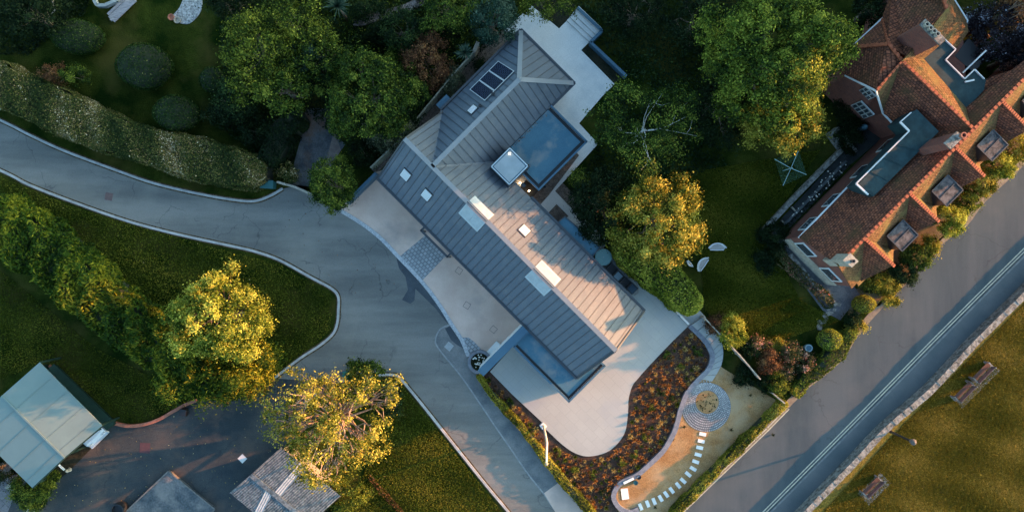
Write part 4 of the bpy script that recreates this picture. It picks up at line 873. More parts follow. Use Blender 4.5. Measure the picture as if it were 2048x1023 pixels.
# north-west gable with two white windows
gA, gB = W(1694,151,4.0), W(1765,224,4.0)
def onwall(s, z, out=0.0):
    p = gA.lerp(gB, s); d = (gB-gA); d.z = 0; d.normalize(); nrm = Vector((d.y, -d.x, 0)); nrm = nrm if nrm.dot(Vector((-1,-.5,0))) > 0 else -nrm
    return Vector((p.x, p.y, z)) + nrm*out
g = G(); top = W(1752,181,6.5); m_ = onwall(.5, 6.4)
g.add([onwall(0,0,.15), onwall(1,0,.15), onwall(1,4.05,.15), Vector((m_.x,m_.y,6.35)) , onwall(0,4.05,.15)], [(0,1,2,3,4),(4,3,2,1,0)]); g.build('gable_wall', M['brick'], oh)
def gwin(s0, s1, z0, z1, nx, nz):
    g = G(); P_ = [onwall(s0,z0,.17), onwall(s1,z0,.17), onwall(s1,z1,.17), onwall(s0,z1,.17)]; Q_ = [onwall(s0,z0,.26), onwall(s1,z0,.26), onwall(s1,z1,.26), onwall(s0,z1,.26)]
    g.add(Q_ + P_, [(0,1,2,3),(3,2,1,0),(0,4,5,1),(1,5,6,2),(2,6,7,3),(3,7,4,0)]); w_ = g.build('window', M['white'], oh)
    for i in range(nx):
        for j in range(nz):
            a0 = s0+(s1-s0)*(i+.14)/nx; a1 = s0+(s1-s0)*(i+.86)/nx; b0 = z0+(z1-z0)*(j+.1)/nz; b1 = z0+(z1-z0)*(j+.9)/nz
            g = G(); q_ = [onwall(a0,b0,.275), onwall(a1,b0,.275), onwall(a1,b1,.275), onwall(a0,b1,.275)]; g.add(q_, [(0,1,2,3)]); g.build('pane', M['glassdark'], w_)
gwin(.36, .62, 4.3, 5.3, 3, 2); gwin(.58, .96, 1.9, 3.4, 4, 2)
# windows in the garden side wall and the south gable
def fwin(a0, a1, b0, b1, z0, z1, mt='white'):
    g = G(); g.prism([F(a0,b0), F(a1,b0), F(a1,b1), F(a0,b1)], z0, z1); w_ = g.build('window', M[mt], oh)
    g = G(); da = 4 if abs(a1-a0) > abs(b1-b0) else -.5; db = 4 if da < 0 else -.5
    g.prism([F(a0+da,b0+db), F(a1-da,b0+db), F(a1-da,b1-db), F(a0+da,b1-db)], z0+.15, z1-.15); g.build('pane', M['glassdark'], w_)
for b in (600, 690, 800, 900): fwin(500.5, 502.5, b, b+48, 2.0, 3.4)
for a in (520, 615): fwin(a, a+52, 569, 571.5, 1.9, 3.5)
g = G(); g.prism([F(505,569.2), F(684,569.2), F(684,571), F(505,571)], .004, 1.9); g.build('painted_wall', M['creamstone'], oh)
# chimneys
def chimney(corners, zt, zb, mt, pots, pr=.14, potm='terracotta', cap='stone'):
    q = [W(x, y, zt) for x, y in corners]; g = G(); g.prism(q, zb, zt-.12); ch = g.build('chimney', M[mt], oh)
    cx = sum((p for p in q), Vector())/4; g = G(); g.prism([cx + (p-cx)*1.10 for p in q], zt-.12, zt); g.build('chimney_cap', M[cap], ch)
    for x, y in pots:
        p = W(x, y, zt+.3); g = G(); g.lathe((p.x,p.y,zt), [(pr,0),(pr*1.1,.28),(pr*.75,.28),(pr*.7,.1)], 14); po_ = g.build('chimney_pot', M[potm], ch)
        g = G(); g.lathe((p.x,p.y,zt+.1), [(pr*.68,0),(pr*.68,.02)], 12); g.build('flue', M['black'], po_)
chimney([(1842,50),(1852.5,40),(1890,77),(1879,88)], 9.3, 5, 'brick', [(1855.5,48),(1863,55),(1870,61.6),(1877,67.4)], .13, 'creamstone')
chimney([(1914,264),(1926,274),(1903,297),(1890,285)], 8.9, 5, 'brick', [(1929,270)], .17)
chimney([(1701,507),(1716,522),(1704,533),(1687,520)], 8.2, 5, 'creamstone', [(1708,522)], .10, 'dark', 'creamstone')
# ---------------------------------------------------------------- garages bottom left
ga = thing('carport', 'open carport with a pale green low pitched metal roof', 'carport', (*W(80,850).xy, 0))
rz, ez = 3.0, 2.55
A_, B_, D_ = W(79,724,ez), W(205,851,ez), W(129,915,rz); E_ = W(3,791,rz); Fq = W(65,975,ez); Gq = W(-62,850,ez)
for k, p in enumerate(([A_, B_, D_, E_], [E_, D_, Fq, Gq])):
    g = G(); g.slab(p, .08); rf_ = g.build('roof', M['corr'], ga)
    g = G(); d = (p[1]-p[0]).normalized(); n = Vector((0,0,1))
    for t in (.22, .45, .7, .9): a = p[0].lerp(p[1], t); b = p[3].lerp(p[2], t); g.beam(a + n*.015, b + n*.015, .025, .02)
    g.build('seam', M['corr'], rf_)
g = G(); g.beam(E_, D_, .12, .06); g.build('ridge_cap', M['corr'], ga)
g = G()
for a, b in ((B_, D_), (D_, Fq)): g.beam(a - Vector((0,0,.1)), b - Vector((0,0,.1)), .06, .2)
g.build('fascia', M['greenpaint'], ga)
for p in (B_.lerp(D_,.03), D_, Fq.lerp(D_,.03), A_.lerp(D_,.02)):
    g = G(); g.beam((p.x-.1,p.y+.1,0), (p.x-.1,p.y+.1,2.4), .12, .12); g.build('post', M['greenpaint'], ga)
g = G(); n = 15; P0, P1 = W(92,728), W(214,853); o2 = Vector((.55,.55,0))*.6
g.beam(P0+Vector((0,0,.8)), P1+Vector((0,0,.8)), .06, 1.6); g.build('side_wall', M['greenpaint'], ga)
fence('dark green slatted boards beside the carport roof', [(100,735),(222,852)], .8, .5, 'greenpaint')
# white car nose under the carport
cc = W(193,860); car = thing('parked_car', 'white car with its end showing beyond the carport roof', 'car', (cc.x-1.2, cc.y+1.2, 0))
dv = Vector((.7071,-.7071,0)); sv = Vector((.7071,.7071,0)); nose = W(203,872) + dv*.12
def cp(l, w, z): p = nose - dv*l + sv*w; return Vector((p.x, p.y, z))
g = G(); prof = [(0,.35),(.02,.62),(.25,.82),(1.1,.95),(1.55,1.0),(2.3,1.42),(3.6,1.45),(4.2,1.05),(4.35,.4)]
vs_ = []; 
for l, z in prof:
    sq = .78 if l < .1 or l > 4.3 else .86
    for w, zz in ((-sq,.3),(-sq,z*.9),(-sq+.16,z),(sq-.16,z),(sq,z*.9),(sq,.3)): vs_.append(cp(l, w*(1 if z < 1.2 else .82), min(zz, z)))
fs = [(i*6+j, i*6+(j+1)%6, (i+1)*6+(j+1)%6, (i+1)*6+j) for i in range(len(prof)-1) for j in range(6)] + [tuple(range(6)), tuple(range(48,54))[::-1]]
g.add(vs_, fs); g.build('body', M['carwhite'], car, smooth=False)
g = G(); g.add([cp(1.58,-.68,1.03), cp(1.58,.68,1.03), cp(2.28,.6,1.43), cp(2.28,-.6,1.43)], [(0,1,2,3),(3,2,1,0)]); g.build('windscreen', M['glassdark'], car)
g = G(); g.beam(cp(-.06,-.82,.42), cp(-.06,.82,.42), .16, .22); g.build('bumper', M['carwhite'], car)
for s_ in (-1, 1):
    g = G(); g.beam(cp(.06,.45*s_,.66), cp(.06,.74*s_,.66), .08, .12); g.build('headlight', M['glasspale'], car)
    for l in (.85, 3.4): g = G(); g.tube([cp(l,.70*s_,.31), cp(l,.88*s_,.31)], .31, 16); g.build('wheel', M['black'], car)
g = G(); g.tube([cp(.5,.2,.9), cp(.62,-.05,.93)], .02, 5); g.build('wiper', M['black'], car)
# corrugated shed
sh = thing('corrugated_shed', 'low shed with a weathered grey corrugated roof and pale translucent strips', 'shed', (*W(555,980).xy, 0))
a0, a1 = W(460,985,2.3), W(578,1082,2.3); r0, r1 = W(502,949,2.36), W(620,1046,2.36); b0, b1 = W(563,894,2.25), W(681,991,2.25)
def corr(p0, p1, q1, q0, mt, par, nm='roof', sp=.16, lift=0, amp=.022):
    n = int((Vector(p1)-Vector(p0)).length/(sp/4)); g = G(); vs_ = []
    for i in range(n+1):
        t = i/n; h = Vector((0,0,lift + amp*math.sin(i*math.pi/2))); vs_ += [p0.lerp(p1,t)+h, q0.lerp(q1,t)+h]
    g.add(vs_, [(2*i,2*i+2,2*i+3,2*i+1) for i in range(n)]); return g.build(nm, M[mt], par)
s1 = corr(a0, a1, r1, r0, 'asb', sh); s2 = corr(r0, r1, b1, b0, 'asb', sh)
corr(a0.lerp(a1,.41), a0.lerp(a1,.51), r0.lerp(r1,.37), r0.lerp(r1,.27), 'sheet', s1, 'translucent_strip', lift=.03); corr(r0.lerp(r1,.38), r0.lerp(r1,.48), b0.lerp(b1,.40), b0.lerp(b1,.31), 'sheet', s2, 'translucent_strip', lift=.03)
g = G(); g.beam(r0+Vector((0,0,.03)), r1+Vector((0,0,.03)), .34, .05); g.build('ridge_cap', M['asb'], sh)
g = G(); g.beam(a0, r0, .05, .1); g.beam(r0, b0, .05, .1); g.build('bargeboard', M['asb'], sh)
g = G(); q = [W(468,985,2.2), W(560,903,2.2), W(670,995,2.2), W(576,1076,2.2)]; g.prism(q, 0, 2.12); g.build('wall', M['wood'], sh)
# flat roofed garage at the bottom edge
fg = thing('concrete_base', 'raised slab of stained dark concrete with a thin kerb edge in the old yard', 'concrete base', (*W(340,1000).xy, 0))
q = [W(x, y, .28) for x, y in ((337,941),(430,1017),(350,1100),(250,1024))]; g = G(); g.slab(q, .28); g.build('slab', M['bitumen'], fg)
g = G()
for i in range(4): g.beam(q[i]+Vector((0,0,.03)), q[(i+1)%4]+Vector((0,0,.03)), .09, .07)
g.build('edging', mat('grey_edging', (.10,.095,.085), (.16,.15,.14), 4), fg)
# brick edging, yard bits
g = G(); ribbon(g, smooth_pts([(101,730),(118,745),(128,756)]), .15, 0, .22); ribbon(g, smooth_pts([(146,768),(165,786),(185,805),(205,825),(220,838),(237,846),(262,850),(290,847),(320,837),(350,820),(372,808),(395,799)]), .22, 0, .26)
tag(g.build('brick_edging', M['brickedge']), 'curved low red brick edging round the lawn beside the yard', 'edging')
c = W(371,822); r = thing('waste_bin', 'small black bin lying near the end of the brick edging', 'bin', (c.x,c.y,0)); o = Vector((c.x,c.y,0))
g = G(); g.prism([o+Vector((.26,.2,0)), o+Vector((-.2,.26,0)), o+Vector((-.26,-.2,0)), o+Vector((.2,-.26,0))], 0, .5); g.build('body', M['black'], r); g = G(); g.beam(o+Vector((.2,.1,.2)), o+Vector((.9,.55,.25)), .1, .08); g.build('handle', M['black'], r)
c = W(246,1012); g = G(); g.lathe((c.x,c.y,0), [(.40,0),(.48,.4),(.44,.85),(.38,.85),(.38,.6)], 22); tag(g.build('water_butt', M['black']), 'round black water butt at the corner of the raised slab', 'water butt')
c = W(63,1018,.9); r = thing('wheelie_bin', 'dark bin with pale rim at the bottom left bush', 'bin', (c.x,c.y,0)); o = Vector((c.x,c.y,0)); g = G(); g.prism([o+Vector((.3,.15,0)), o+Vector((-.15,.3,0)), o+Vector((-.3,-.15,0)), o+Vector((.15,-.3,0))], 0, .9); g.build('body', M['black'], r); g = G()
qq = [o+Vector((.3,.15,.92)), o+Vector((-.15,.3,.92)), o+Vector((-.3,-.15,.92)), o+Vector((.15,-.3,.92))]
for i in range(4): g.beam(qq[i], qq[(i+1)%4], .05, .05)
g.build('rim', M['slab'], r)
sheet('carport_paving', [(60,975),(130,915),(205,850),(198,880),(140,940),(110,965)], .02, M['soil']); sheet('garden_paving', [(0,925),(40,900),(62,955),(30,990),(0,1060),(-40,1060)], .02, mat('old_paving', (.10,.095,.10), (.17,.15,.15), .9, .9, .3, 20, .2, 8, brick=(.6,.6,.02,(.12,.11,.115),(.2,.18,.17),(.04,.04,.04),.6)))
c = W(17,973,.4); g = G(); g.prism([c+Vector((.3,.05,-.4)), c+Vector((-.05,.22,-.4)), c+Vector((-.3,-.05,-.4)), c+Vector((.05,-.22,-.4))], 0, .4); tag(g.build('cream_box', M['creamstone']), 'small cream box on the paving left of the carport', 'box')
c = W(140,938); r = thing('garden_ornament', 'small pale ornament with blue grey top under the carport ridge', 'ornament', (c.x,c.y,0)); g = G(); g.lathe((c.x,c.y,0), [(.16,0),(.1,.2),(.14,.35),(.05,.5)], 12); g.build('base', M['creamstone'], r); g = G(); g.beam((c.x-.1,c.y+.1,.5), (c.x-.45,c.y+.5,.6), .12, .08); g.build('arm', M['slab'], r)
c = W(694,751,.9); r = thing('wheelie_bin', 'teal green bin half hidden under the big golden tree', 'bin', (c.x,c.y,0)); o = Vector((c.x,c.y,0)); g = G(); g.prism([o+Vector((.3,.2,0)), o+Vector((-.25,.28,0)), o+Vector((-.3,-.2,0)), o+Vector((.25,-.28,0))], 0, .9); g.build('body', M['teal'], r); g = G(); g.prism([o+Vector((.34,.24,0)), o+Vector((-.29,.32,0)), o+Vector((-.34,-.24,0)), o+Vector((.29,-.32,0))], .9, .97); g.build('lid', mat('teal_lid', (.02,.16,.13), None, rough=.5), r)
g = G(); g.beam(W(608,806,.12), W(640,782,.12), .16, .2); g.beam(W(676,763,.12), W(690,757,.12), .16, .2); tag(g.build('edge_kerb', M['kerb']), 'short pale kerb seen through the branches of the big golden tree', 'kerb')
# ---------------------------------------------------------------- park furniture
sheet('bench_base', [(1908,796),(1980,727),(2000,740),(1923,816)], .06, M['creamstone'], base=0); sheet('bench_base', [(1715,985),(1759,943),(1781,965),(1737,1009)], .06, M['kerb'], base=0)
def bench(px, py, rot, label, L=1.55, seatm='redseat'):
    c = W(px, py, .4); r = thing('park_bench', label, 'bench', (c.x, c.y, .06), 'park benches facing the road'); r.rotation_euler = (0, 0, rot)
    def bb(nm, mt, boxes):
        g = G()
        for (x0, x1, y0, y1, z0, z1) in boxes: g.prism([(x0,y0),(x1,y0),(x1,y1),(x0,y1)], z0, z1)
        me = g.build(nm, M[mt] if isinstance(mt, str) else mt, None, origin=(0,0,0)); me.parent = r; me.location = (0,0,0); return me
    h = L/2
    bb('seat', seatm, [(-h, h, .02+i*.085, .09+i*.085, .40, .44) for i in range(4)])
    bk = bb('backrest', mat_bk, [(-h, h, -.06-.012*i, -.02-.012*i, .52+i*.13, .63+i*.13) for i in range(3)])
    for s_ in (-1, 1):
        bb('leg', 'stone', [(s_*h-.05, s_*h+.05, -.08, .38, .0, .395), (s_*h-.04, s_*h+.04, -.13, -.075, .0, .92)])
        bb('armrest', 'stone', [(s_*h-.04, s_*h+.04, -.07, .38, .60, .65), (s_*h-.03, s_*h+.03, .32, .38, .40, .60)])
    return r
mat_bk = mat('dark_bench_slats', (.045,.032,.04), (.08,.05,.055), 6, .7)
bench(1928, 784, R(45)+R(0)+0, 'brown slatted bench on the long slab, its lower left seat'); bench(1965, 746, R(45), 'brown slatted bench on the long slab, its upper right seat'); bench(1745, 974, R(45), 'single brown slatted bench on the square slab near the bottom edge')
c = W(1770,857); r = thing('street_lamp', 'black street lamp standing between the wall and the road', 'street lamp', (c.x,c.y,.05))
g = G(); g.tube([(c.x,c.y,.05),(c.x,c.y,.9),(c.x,c.y,.95),(c.x,c.y,3.5)], [.12,.11,.08,.07], 10); g.build('pole', M['black'], r)
g = G(); g.lathe((c.x,c.y,3.5), [(.06,0),(.14,.08),(.19,.38),(.21,.42)], 10); g.build('lantern', mat('old_glass', (.12,.09,.07), None, rough=.3), r); g = G(); g.lathe((c.x,c.y,3.9), [(.22,0),(.16,.10),(.03,.2)], 10); g.build('cap', mat('lamp_cap', (.10,.08,.07), None), r)
# rotary clothesline
c = W(1583,336,1.7); r = thing('rotary_clothesline', 'green rotary clothesline standing open on the lawn', 'clothesline', (c.x,c.y,0)); hub = Vector((c.x,c.y,1.6)); tips = [W(1597,301,1.85), W(1613,349,1.85), W(1566,371,1.85), W(1549,318,1.85)]
g = G(); g.tube([(c.x,c.y,0),(c.x,c.y,1.9)], .03, 8); g.build('pole', mat('pale_green_metal', (.35,.5,.45), None, rough=.5), r)
for t in tips: g = G(); g.tube([hub, t], .022, 5); g.build('arm', bpy.data.materials['pale_green_metal'], r)
g = G()
for k in range(9):
    f = .35 + k*.078
    for i in range(4): g.tube([hub.lerp(tips[i], f), hub.lerp(tips[(i+1)%4], f)], .0035, 3, cap=False)
g.build('line', mat('green_line', (.12,.30,.2), None), r)
# crescent benches
def crescent(px, py, R_, a0, a1, w, label):
    c = W(px, py, .45); r = thing('curved_bench', label, 'bench', (*c.xy, 0), 'curved white slatted benches on the lawn'); n = 14; g = G(); ang = np.linspace(a0, a1, n)
    cc = Vector((c.x, c.y, 0)) - Vector((math.cos((a0+a1)/2), math.sin((a0+a1)/2), 0))*R_
    for i in range(n-1):
        m0 = math.sin(math.pi*i/(n-1))*.65+.35; m1 = math.sin(math.pi*(i+1)/(n-1))*.65+.35
        p = [cc + Vector((math.cos(t), math.sin(t), 0))*q for t, q in ((ang[i], R_-w/2*m0), (ang[i], R_+w/2*m0), (ang[i+1]-.015, R_+w/2*m1), (ang[i+1]-.015, R_-w/2*m1))]; g.prism(p, .38, .42)
    g.build('seat', mat_cb, r); g = G()
    for sgn in (-1, 1): g.tube([cc + Vector((math.cos(t), math.sin(t), 0))*(R_+sgn*w/2*(math.sin(math.pi*i/(n-1))*.65+.38)) + Vector((0,0,.43)) for i, t in enumerate(ang)], .028, 5)
    g.build('frame', M['white'], r); g = G(); g.tube([cc + Vector((math.cos(t), math.sin(t), 0))*(R_+w/2*(math.sin(math.pi*i/(n-1))*.65+.38)) + Vector((0,0,.75)) for i, t in enumerate(ang)], .03, 5); g.build('backrest', M['white'], r)
    for t in (ang[2], ang[-3]):
        for q in (R_-w*.25, R_+w*.25): g = G(); p = cc + Vector((math.cos(t), math.sin(t), 0))*q; g.beam(p, p + Vector((0,0,.38)), .05, .05); g.build('leg', M['white'], r)
mat_cb = mat('grey_white_slats', (.36,.34,.32), (.30,.28,.27), 4, .7)
crescent(1434, 493, .95, R(55), R(125), .48, 'curved white slatted bench nearer the top on the lawn'); crescent(1404, 527, .95, R(110), R(180), .48, 'curved white slatted bench lower on the lawn beside the hedge'); crescent(1379, 527, .7, R(200), R(245), .20, 'small weathered curved bench tucked against the clipped hedge')
# retaining wall, steps and beds by the old house
g = G(); ribbon(g, smooth_pts([(1522,463),(1560,422),(1620,360),(1678,302)]), .32, 0, .55); tag(g.build('stone_wall', M['stone']), 'pale rubble retaining wall between the lawn and the old house', 'wall')
g = G(); ribbon(g, [(1553,463),(1600,415),(1690,322)], .18, 0, .25); tag(g.build('path_kerb', mat('dark_stone', (.06,.07,.075), (.10,.11,.11), 3)), 'thin dark stone edging below the rubble retaining wall', 'edging')
sheet('house_path', [(1560,475),(1700,330),(1790,255),(1700,160),(1670,200),(1700,290),(1560,440)], .02, mat('dark_path', (.018,.022,.022), (.04,.045,.045), .8, .9, .3)); 
sheet('house_path', [(1578,470),(1530,440),(1600,560),(1645,620),(1680,640),(1720,590),(1700,560)], .022, mat('grey_paving', (.06,.065,.072), (.10,.10,.105), 1, .9, .3, 20, .2))  # mottled dark grey paving
sheet('roadside_path', [(1690,640),(1720,560),(1880,420),(2048,250),(2090,260),(1900,460),(1760,610)], .018, mat('earthy_path', (.09,.06,.035), (.14,.10,.05), 1.5, .95, .5))
for i, (x, y) in enumerate(((1555,463),(1546,455),(1536,449),(1566,445),(1528,462),(1586,418))):
    o = W(x, y); g = G(); d = Vector((.7,-.7,0)); n_ = Vector((.7,.7,0)); g.prism([o+d*.22+n_*.05, o-d*.22+n_*.05, o-d*.22-n_*.05, o+d*.22-n_*.05], 0, .18)
    tag(g.build('stone_block', M['creamstone']), 'short pale stone set crosswise in the bed under the rubble wall', 'stone', 'crosswise stones in the narrow bed')
r = thing('garden_steps', 'worn stone steps descending beside the golden branches to the old house', 'steps', (*W(1672,282).xy, 0))
A0, A1, B0, B1 = W(1650,268), W(1668,256), W(1673,300), W(1700,284)
for i in range(6):
    g = G(); z = .75 - i*.12; g.slab([(*A0.lerp(B0,i/6+.012).xy, z), (*A1.lerp(B1,i/6+.012).xy, z), (*A1.lerp(B1,(i+1)/6).xy, z), (*A0.lerp(B0,(i+1)/6).xy, z)], z); g.build('step', M['stone'], r)
g = G(); g.beam(W(1671,256,.5), W(1708,304,.3), .2, .8); g.build('side_wall', M['stone'], r)
g = G(); ribbon(g, smooth_pts([(1578,508),(1600,535),(1625,565),(1650,590),(1672,610)]), .30, 0, .22); tag(g.build('rockery_wall', M['stone']), 'rough stone edging between the flower border and the paved yard of the old house', 'wall')
g = G()
for i in range(16): 
    t = i/15; o = W(1672-t*38 + rnd.uniform(-6,6), 606+t*50 + rnd.uniform(-5,5)); a = rnd.uniform(0,1.5); w = rnd.uniform(.14,.24)
    g.prism([o+Vector((math.cos(a+q*1.57)*w, math.sin(a+q*1.57)*w, 0)) for q in range(4)], 0, .05+rnd.uniform(0,.03))
struct(g.build('stepping_path', M['stone']))
c = W(1613,694); g = G(); g.lathe((c.x,c.y,0), [(.22,0),(.27,.45),(.20,.45),(.20,.40)], 18); pt = tag(g.build('blue_pot', mat('glazed_rim', (.22,.32,.34), None, rough=.4)), 'round blue glazed pot with pale rim in the rose garden', 'pot'); g = G(); g.lathe((c.x,c.y,.41), [(.19,0),(.19,.01)], 18); g.build('water', mat('blue_fill', (.04,.10,.14), None, rough=.3), pt)
c = W(1717,258); g = G(); g.lathe((c.x,c.y,0), [(.12,0),(.2,.4),(.22,1.0),(.1,1.25),(.04,1.3)], 12); tag(g.build('closed_parasol', mat('pale_blue_cloth', (.10,.2,.24), None)), 'folded pale blue parasol in the dark corner of the old house garden', 'parasol')
# top left: timber seat, logs, urn bed
sheet('pebble_bed', smooth_pts([(345,32),(360,15),(372,-10),(400,-12),(405,8),(398,30),(378,48),(355,46)], 4), .05, mat('pebbles', (.16,.17,.17), (.34,.34,.34), 7, .9, .9, 12, .5, 9), base=0)
for x, y, mt, lb in ((346,37,'terracotta','terracotta urn at the end of the pebble bed'), (358,43,'creamstone','pale round stone beside the terracotta urn')):
    c = W(x, y); g = G(); g.lathe((c.x,c.y,.02), [(.15,0),(.23,.25),(.24,.32),(.18,.32),(.16,.22)], 16); tag(g.build('garden_urn', M[mt]), lb, 'urn', 'urns by the pebble bed')
g = G()
for i, (o, a, b) in enumerate(((0,0,.9),(.30,-.15,1.0),(.56,0,1.05),(.80,.1,.95))):
    p = W(232,14,.3) + Vector((.62,-.62,0))*o*.9; d = Vector((.72,.69,0)); g.beam(p - d*(b-.1), p + d*(b+.4), .20, .07)
tag(g.build('timber_decking', mat('silver_timber', (.17,.16,.17), (.30,.28,.29), 4, .9, .3, stretch=(R(45),.8,6))), 'silvery timber boards lying at the top left garden edge', 'decking')
r = thing('stone_planter', 'pale faceted planter edge at the top of the left garden', 'planter', (*W(208,2).xy,0)); g = G(); q = [W(x, y, .4) for x, y in ((186,-6),(196,12),(212,12),(234,2),(246,-12))]
for a, b in zip(q[:-1], q[1:]): g.beam(a, b, .22, .4)
g.build('rim', mat('pale_stone_rim', (.20,.22,.22), (.28,.30,.30), 4), r)
g = G(); g.tube([W(104,-8,2.5), W(107,8,2.3), W(110,20,2.1), W(103,28,2.0)], [.09,.07,.05,.02], 7); tag(g.build('bare_branch', mat('pink_bark', (.55,.42,.36), (.45,.34,.30), 4)), 'bare pinkish branch at the top left corner', 'branch')
# ---------------------------------------------------------------- vegetation
# conifer hedge, speckled hedge
hedge('tall dense conifer hedge running diagonally from the left edge', [(-60,405),(0,462),(60,500),(120,548),(190,612),(250,660),(330,720),(400,760)], [3.9,3.9,3.7,3.5,3.3,3.1,2.9,2.6], [3.2]*8, 'conifer', 'conifer_hedge', size=.34, rough=.35, spray=True, aspect=.30, dens=230, taper=.9)
for i, (x, y, rr, z) in enumerate(((372,716,50,4.0),(432,768,52,4.2),(492,760,50,4.3),(520,722,34,3.6),(350,770,38,3.2))):
    tree(['bushy conifer beneath the yellow maple','low conifer at the bend of the brick edging','bushy conifer beside the lane mouth','small upright conifer nearest the lane','feathery conifer nearest the dark lawn'][i], x, y, rr, rr*.85, z, 'conifer', zb=.2, name='conifer', per=130, cr=.75, size=.30, aspect=.3, lo=.35, up=-.4, group='conifers at the end of the tall hedge', nc=34, limbs=6, sub=1, r0=.14)
hedge('wide clipped hedge speckled with cream and brown leaves above the lane', [(-50,140),(0,172),(60,196),(120,225),(180,252),(250,278),(320,298),(400,318),(470,336),(528,345)], [3.4,3.2,3.2,3.3,3.1,2.6,2.9,3.2,2.9,1.9], [2.1]*10, 'speckle', 'speckled_hedge', size=.11, rough=.14, dens=620, taper=.9)
dome('oval clipped dome nearest the top left corner', 152, 72, 53, 35, 2.2); dome('largest clipped dome on the dark lawn', 285, 131, 56, 47, 2.6); dome('clipped dome rising behind the speckled hedge', 350, 226, 44, 38, 2.8); dome('small dark clipped ball left of the green trees', 425, 160, 28, 28, 1.6, n=4000)
dome('round clipped ball beside the road nearest the old house', 1730, 608, 22, 19, 1.6, 'gold', n=3500, group='clipped balls by the road'); dome('round clipped ball beside the road near the stepping stones', 1661, 679, 24, 23, 1.7, 'yellow', n=3500, group='clipped balls by the road')
shrub('twiggy brown shrub poking from the speckled hedge', 104, 145, 24, 20, 2.9, 'redshrub', per=50, cr=.3, size=.12); shrub('green shrub behind the speckled hedge beside the twiggy one', 150, 152, 28, 22, 2.5, 'green', per=70, cr=.35, size=.13)
# north gardens
GN = 'trees and shrubs of the north garden'
tree('broad bright green tree left of the north garden', 505, 105, 72, 92, 7.5, 'olive', group=GN, per=110, cr=.62, size=.21)
tree('green tree at the top edge beside the spiky palm', 590, 40, 66, 62, 7.0, 'olive', group=GN, per=100, cr=.62, size=.21)
tree('loose green tree in the middle of the north garden', 560, 170, 62, 62, 5.6, 'green', group=GN, per=90, cr=.6, size=.21)
tree('dense rounded green tree above the old drive', 735, 190, 82, 92, 6.4, 'green', group=GN, per=120, cr=.5, size=.20, lo=.7)
tree('dark blue green tree at the top beside the terrace', 985, 38, 56, 48, 5.2, 'blue', group=GN, per=110, cr=.5, size=.16)
tree('green tree above the leafy path at the top', 895, 15, 62, 48, 5.0, 'green', group=GN, per=90, cr=.55, size=.19)
tree('small green tree overhanging the terrace steps', 1098, 2, 52, 34, 4.2, 'olive', group=GN, per=90, cr=.5, size=.17)
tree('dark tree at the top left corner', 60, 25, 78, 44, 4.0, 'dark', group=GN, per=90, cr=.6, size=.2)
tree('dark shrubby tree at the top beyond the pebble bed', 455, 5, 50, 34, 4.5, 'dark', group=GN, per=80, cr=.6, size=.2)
hedge('dark green hedge screening the bottom of the north garden', [(528,330),(548,290),(560,250),(600,225)], [1.6,2.0,2.2,1.6], [1.9]*4, 'dark', 'dark_hedge', dens=260, size=.15, rough=.25)
tree('loose green tree behind the two bright trees', 640, 120, 50, 56, 5.2, 'green', group=GN, per=80, cr=.5, size=.19, wob=.3)
tree('deep green tree between the dark lawn and the loose trees', 470, 190, 42, 40, 4.2, 'deep', group=GN, per=80, cr=.5, size=.18, wob=.3)
tree('deep green tree between the rounded tree and the top path', 800, 60, 56, 44, 3.6, 'deep', group=GN, per=70, cr=.5, size=.18, wob=.3)
tree('mixed green tree right of the rounded tree', 812, 170, 46, 50, 4.2, 'green', group=GN, per=80, cr=.45, size=.17, wob=.3)
tree('tall bushy evergreen beside the forecourt wall', 664, 368, 45, 58, 4.2, 'green', zb=.2, name='evergreen_tree', group=GN, per=130, cr=.45, size=.17, lo=.7)
for i, (x, y, rx_, ry_, z, lm_, lb) in enumerate(((850,122,54,56,3.9,'redshrub','russet shrub with red and pink foliage near the fence'),(800,105,34,30,2.8,'green','dark green shrub left of the russet shrub'),(775,262,54,40,3.0,'grey','grey green shrub beside the fence'),(815,225,34,40,2.6,'deep','deep green shrub behind the grey green one'),(725,305,34,30,2.0,'dark','low dark shrub above the forecourt wall'),
    (880,60,40,30,2.4,'dark','dark shrub above the russet shrub'),(770,70,46,26,2.2,'dark','dark shrub under the leafy path'),(650,150,36,44,3.4,'deep','deep green shrub between the two green trees'),(620,95,40,46,5.4,'blue','blue green shrub below the spiky palm'),(480,215,44,30,2.4,'dark','dark shrub at the edge of the dark lawn'),(905,165,30,34,1.8,'grey','low shrub between the fence and the russet shrub'),(740,20,40,22,2.6,'deep','deep green shrub above the leafy path'),(520,262,46,34,2.0,'dark','dark shrub beside the speckled hedge'),(960,130,10,10,1.0,'deep','tiny shrub in the gravel strip'),
    (575,345,22,26,1.4,'speckle','small speckled shrub at the end of the speckled hedge'),(432,232,40,26,1.6,'dark','low dark shrub between the hedge and the small ball'))):
    shrub(lb, x, y, rx_, ry_, z, lm_, group=GN, per=80, cr=.42, size=.16)
sheet('leafy_path', smooth_pts([(705,42),(735,32),(770,22),(812,10),(845,-6),(852,8),(815,26),(775,38),(730,52),(708,54)], 3), .25, mat('leaf_litter', (.10,.075,.065), (.22,.18,.16), 6, .95, .8, 18, .6, 14), base=0)
palm('spiky palm at the top of the north garden', 676, 14, 32, 3.0); palm('spiky palm among the green trees', 602, 131, 26, 3.6); palm('spiky palm beside the fence top', 930, 106, 24, 2.6)
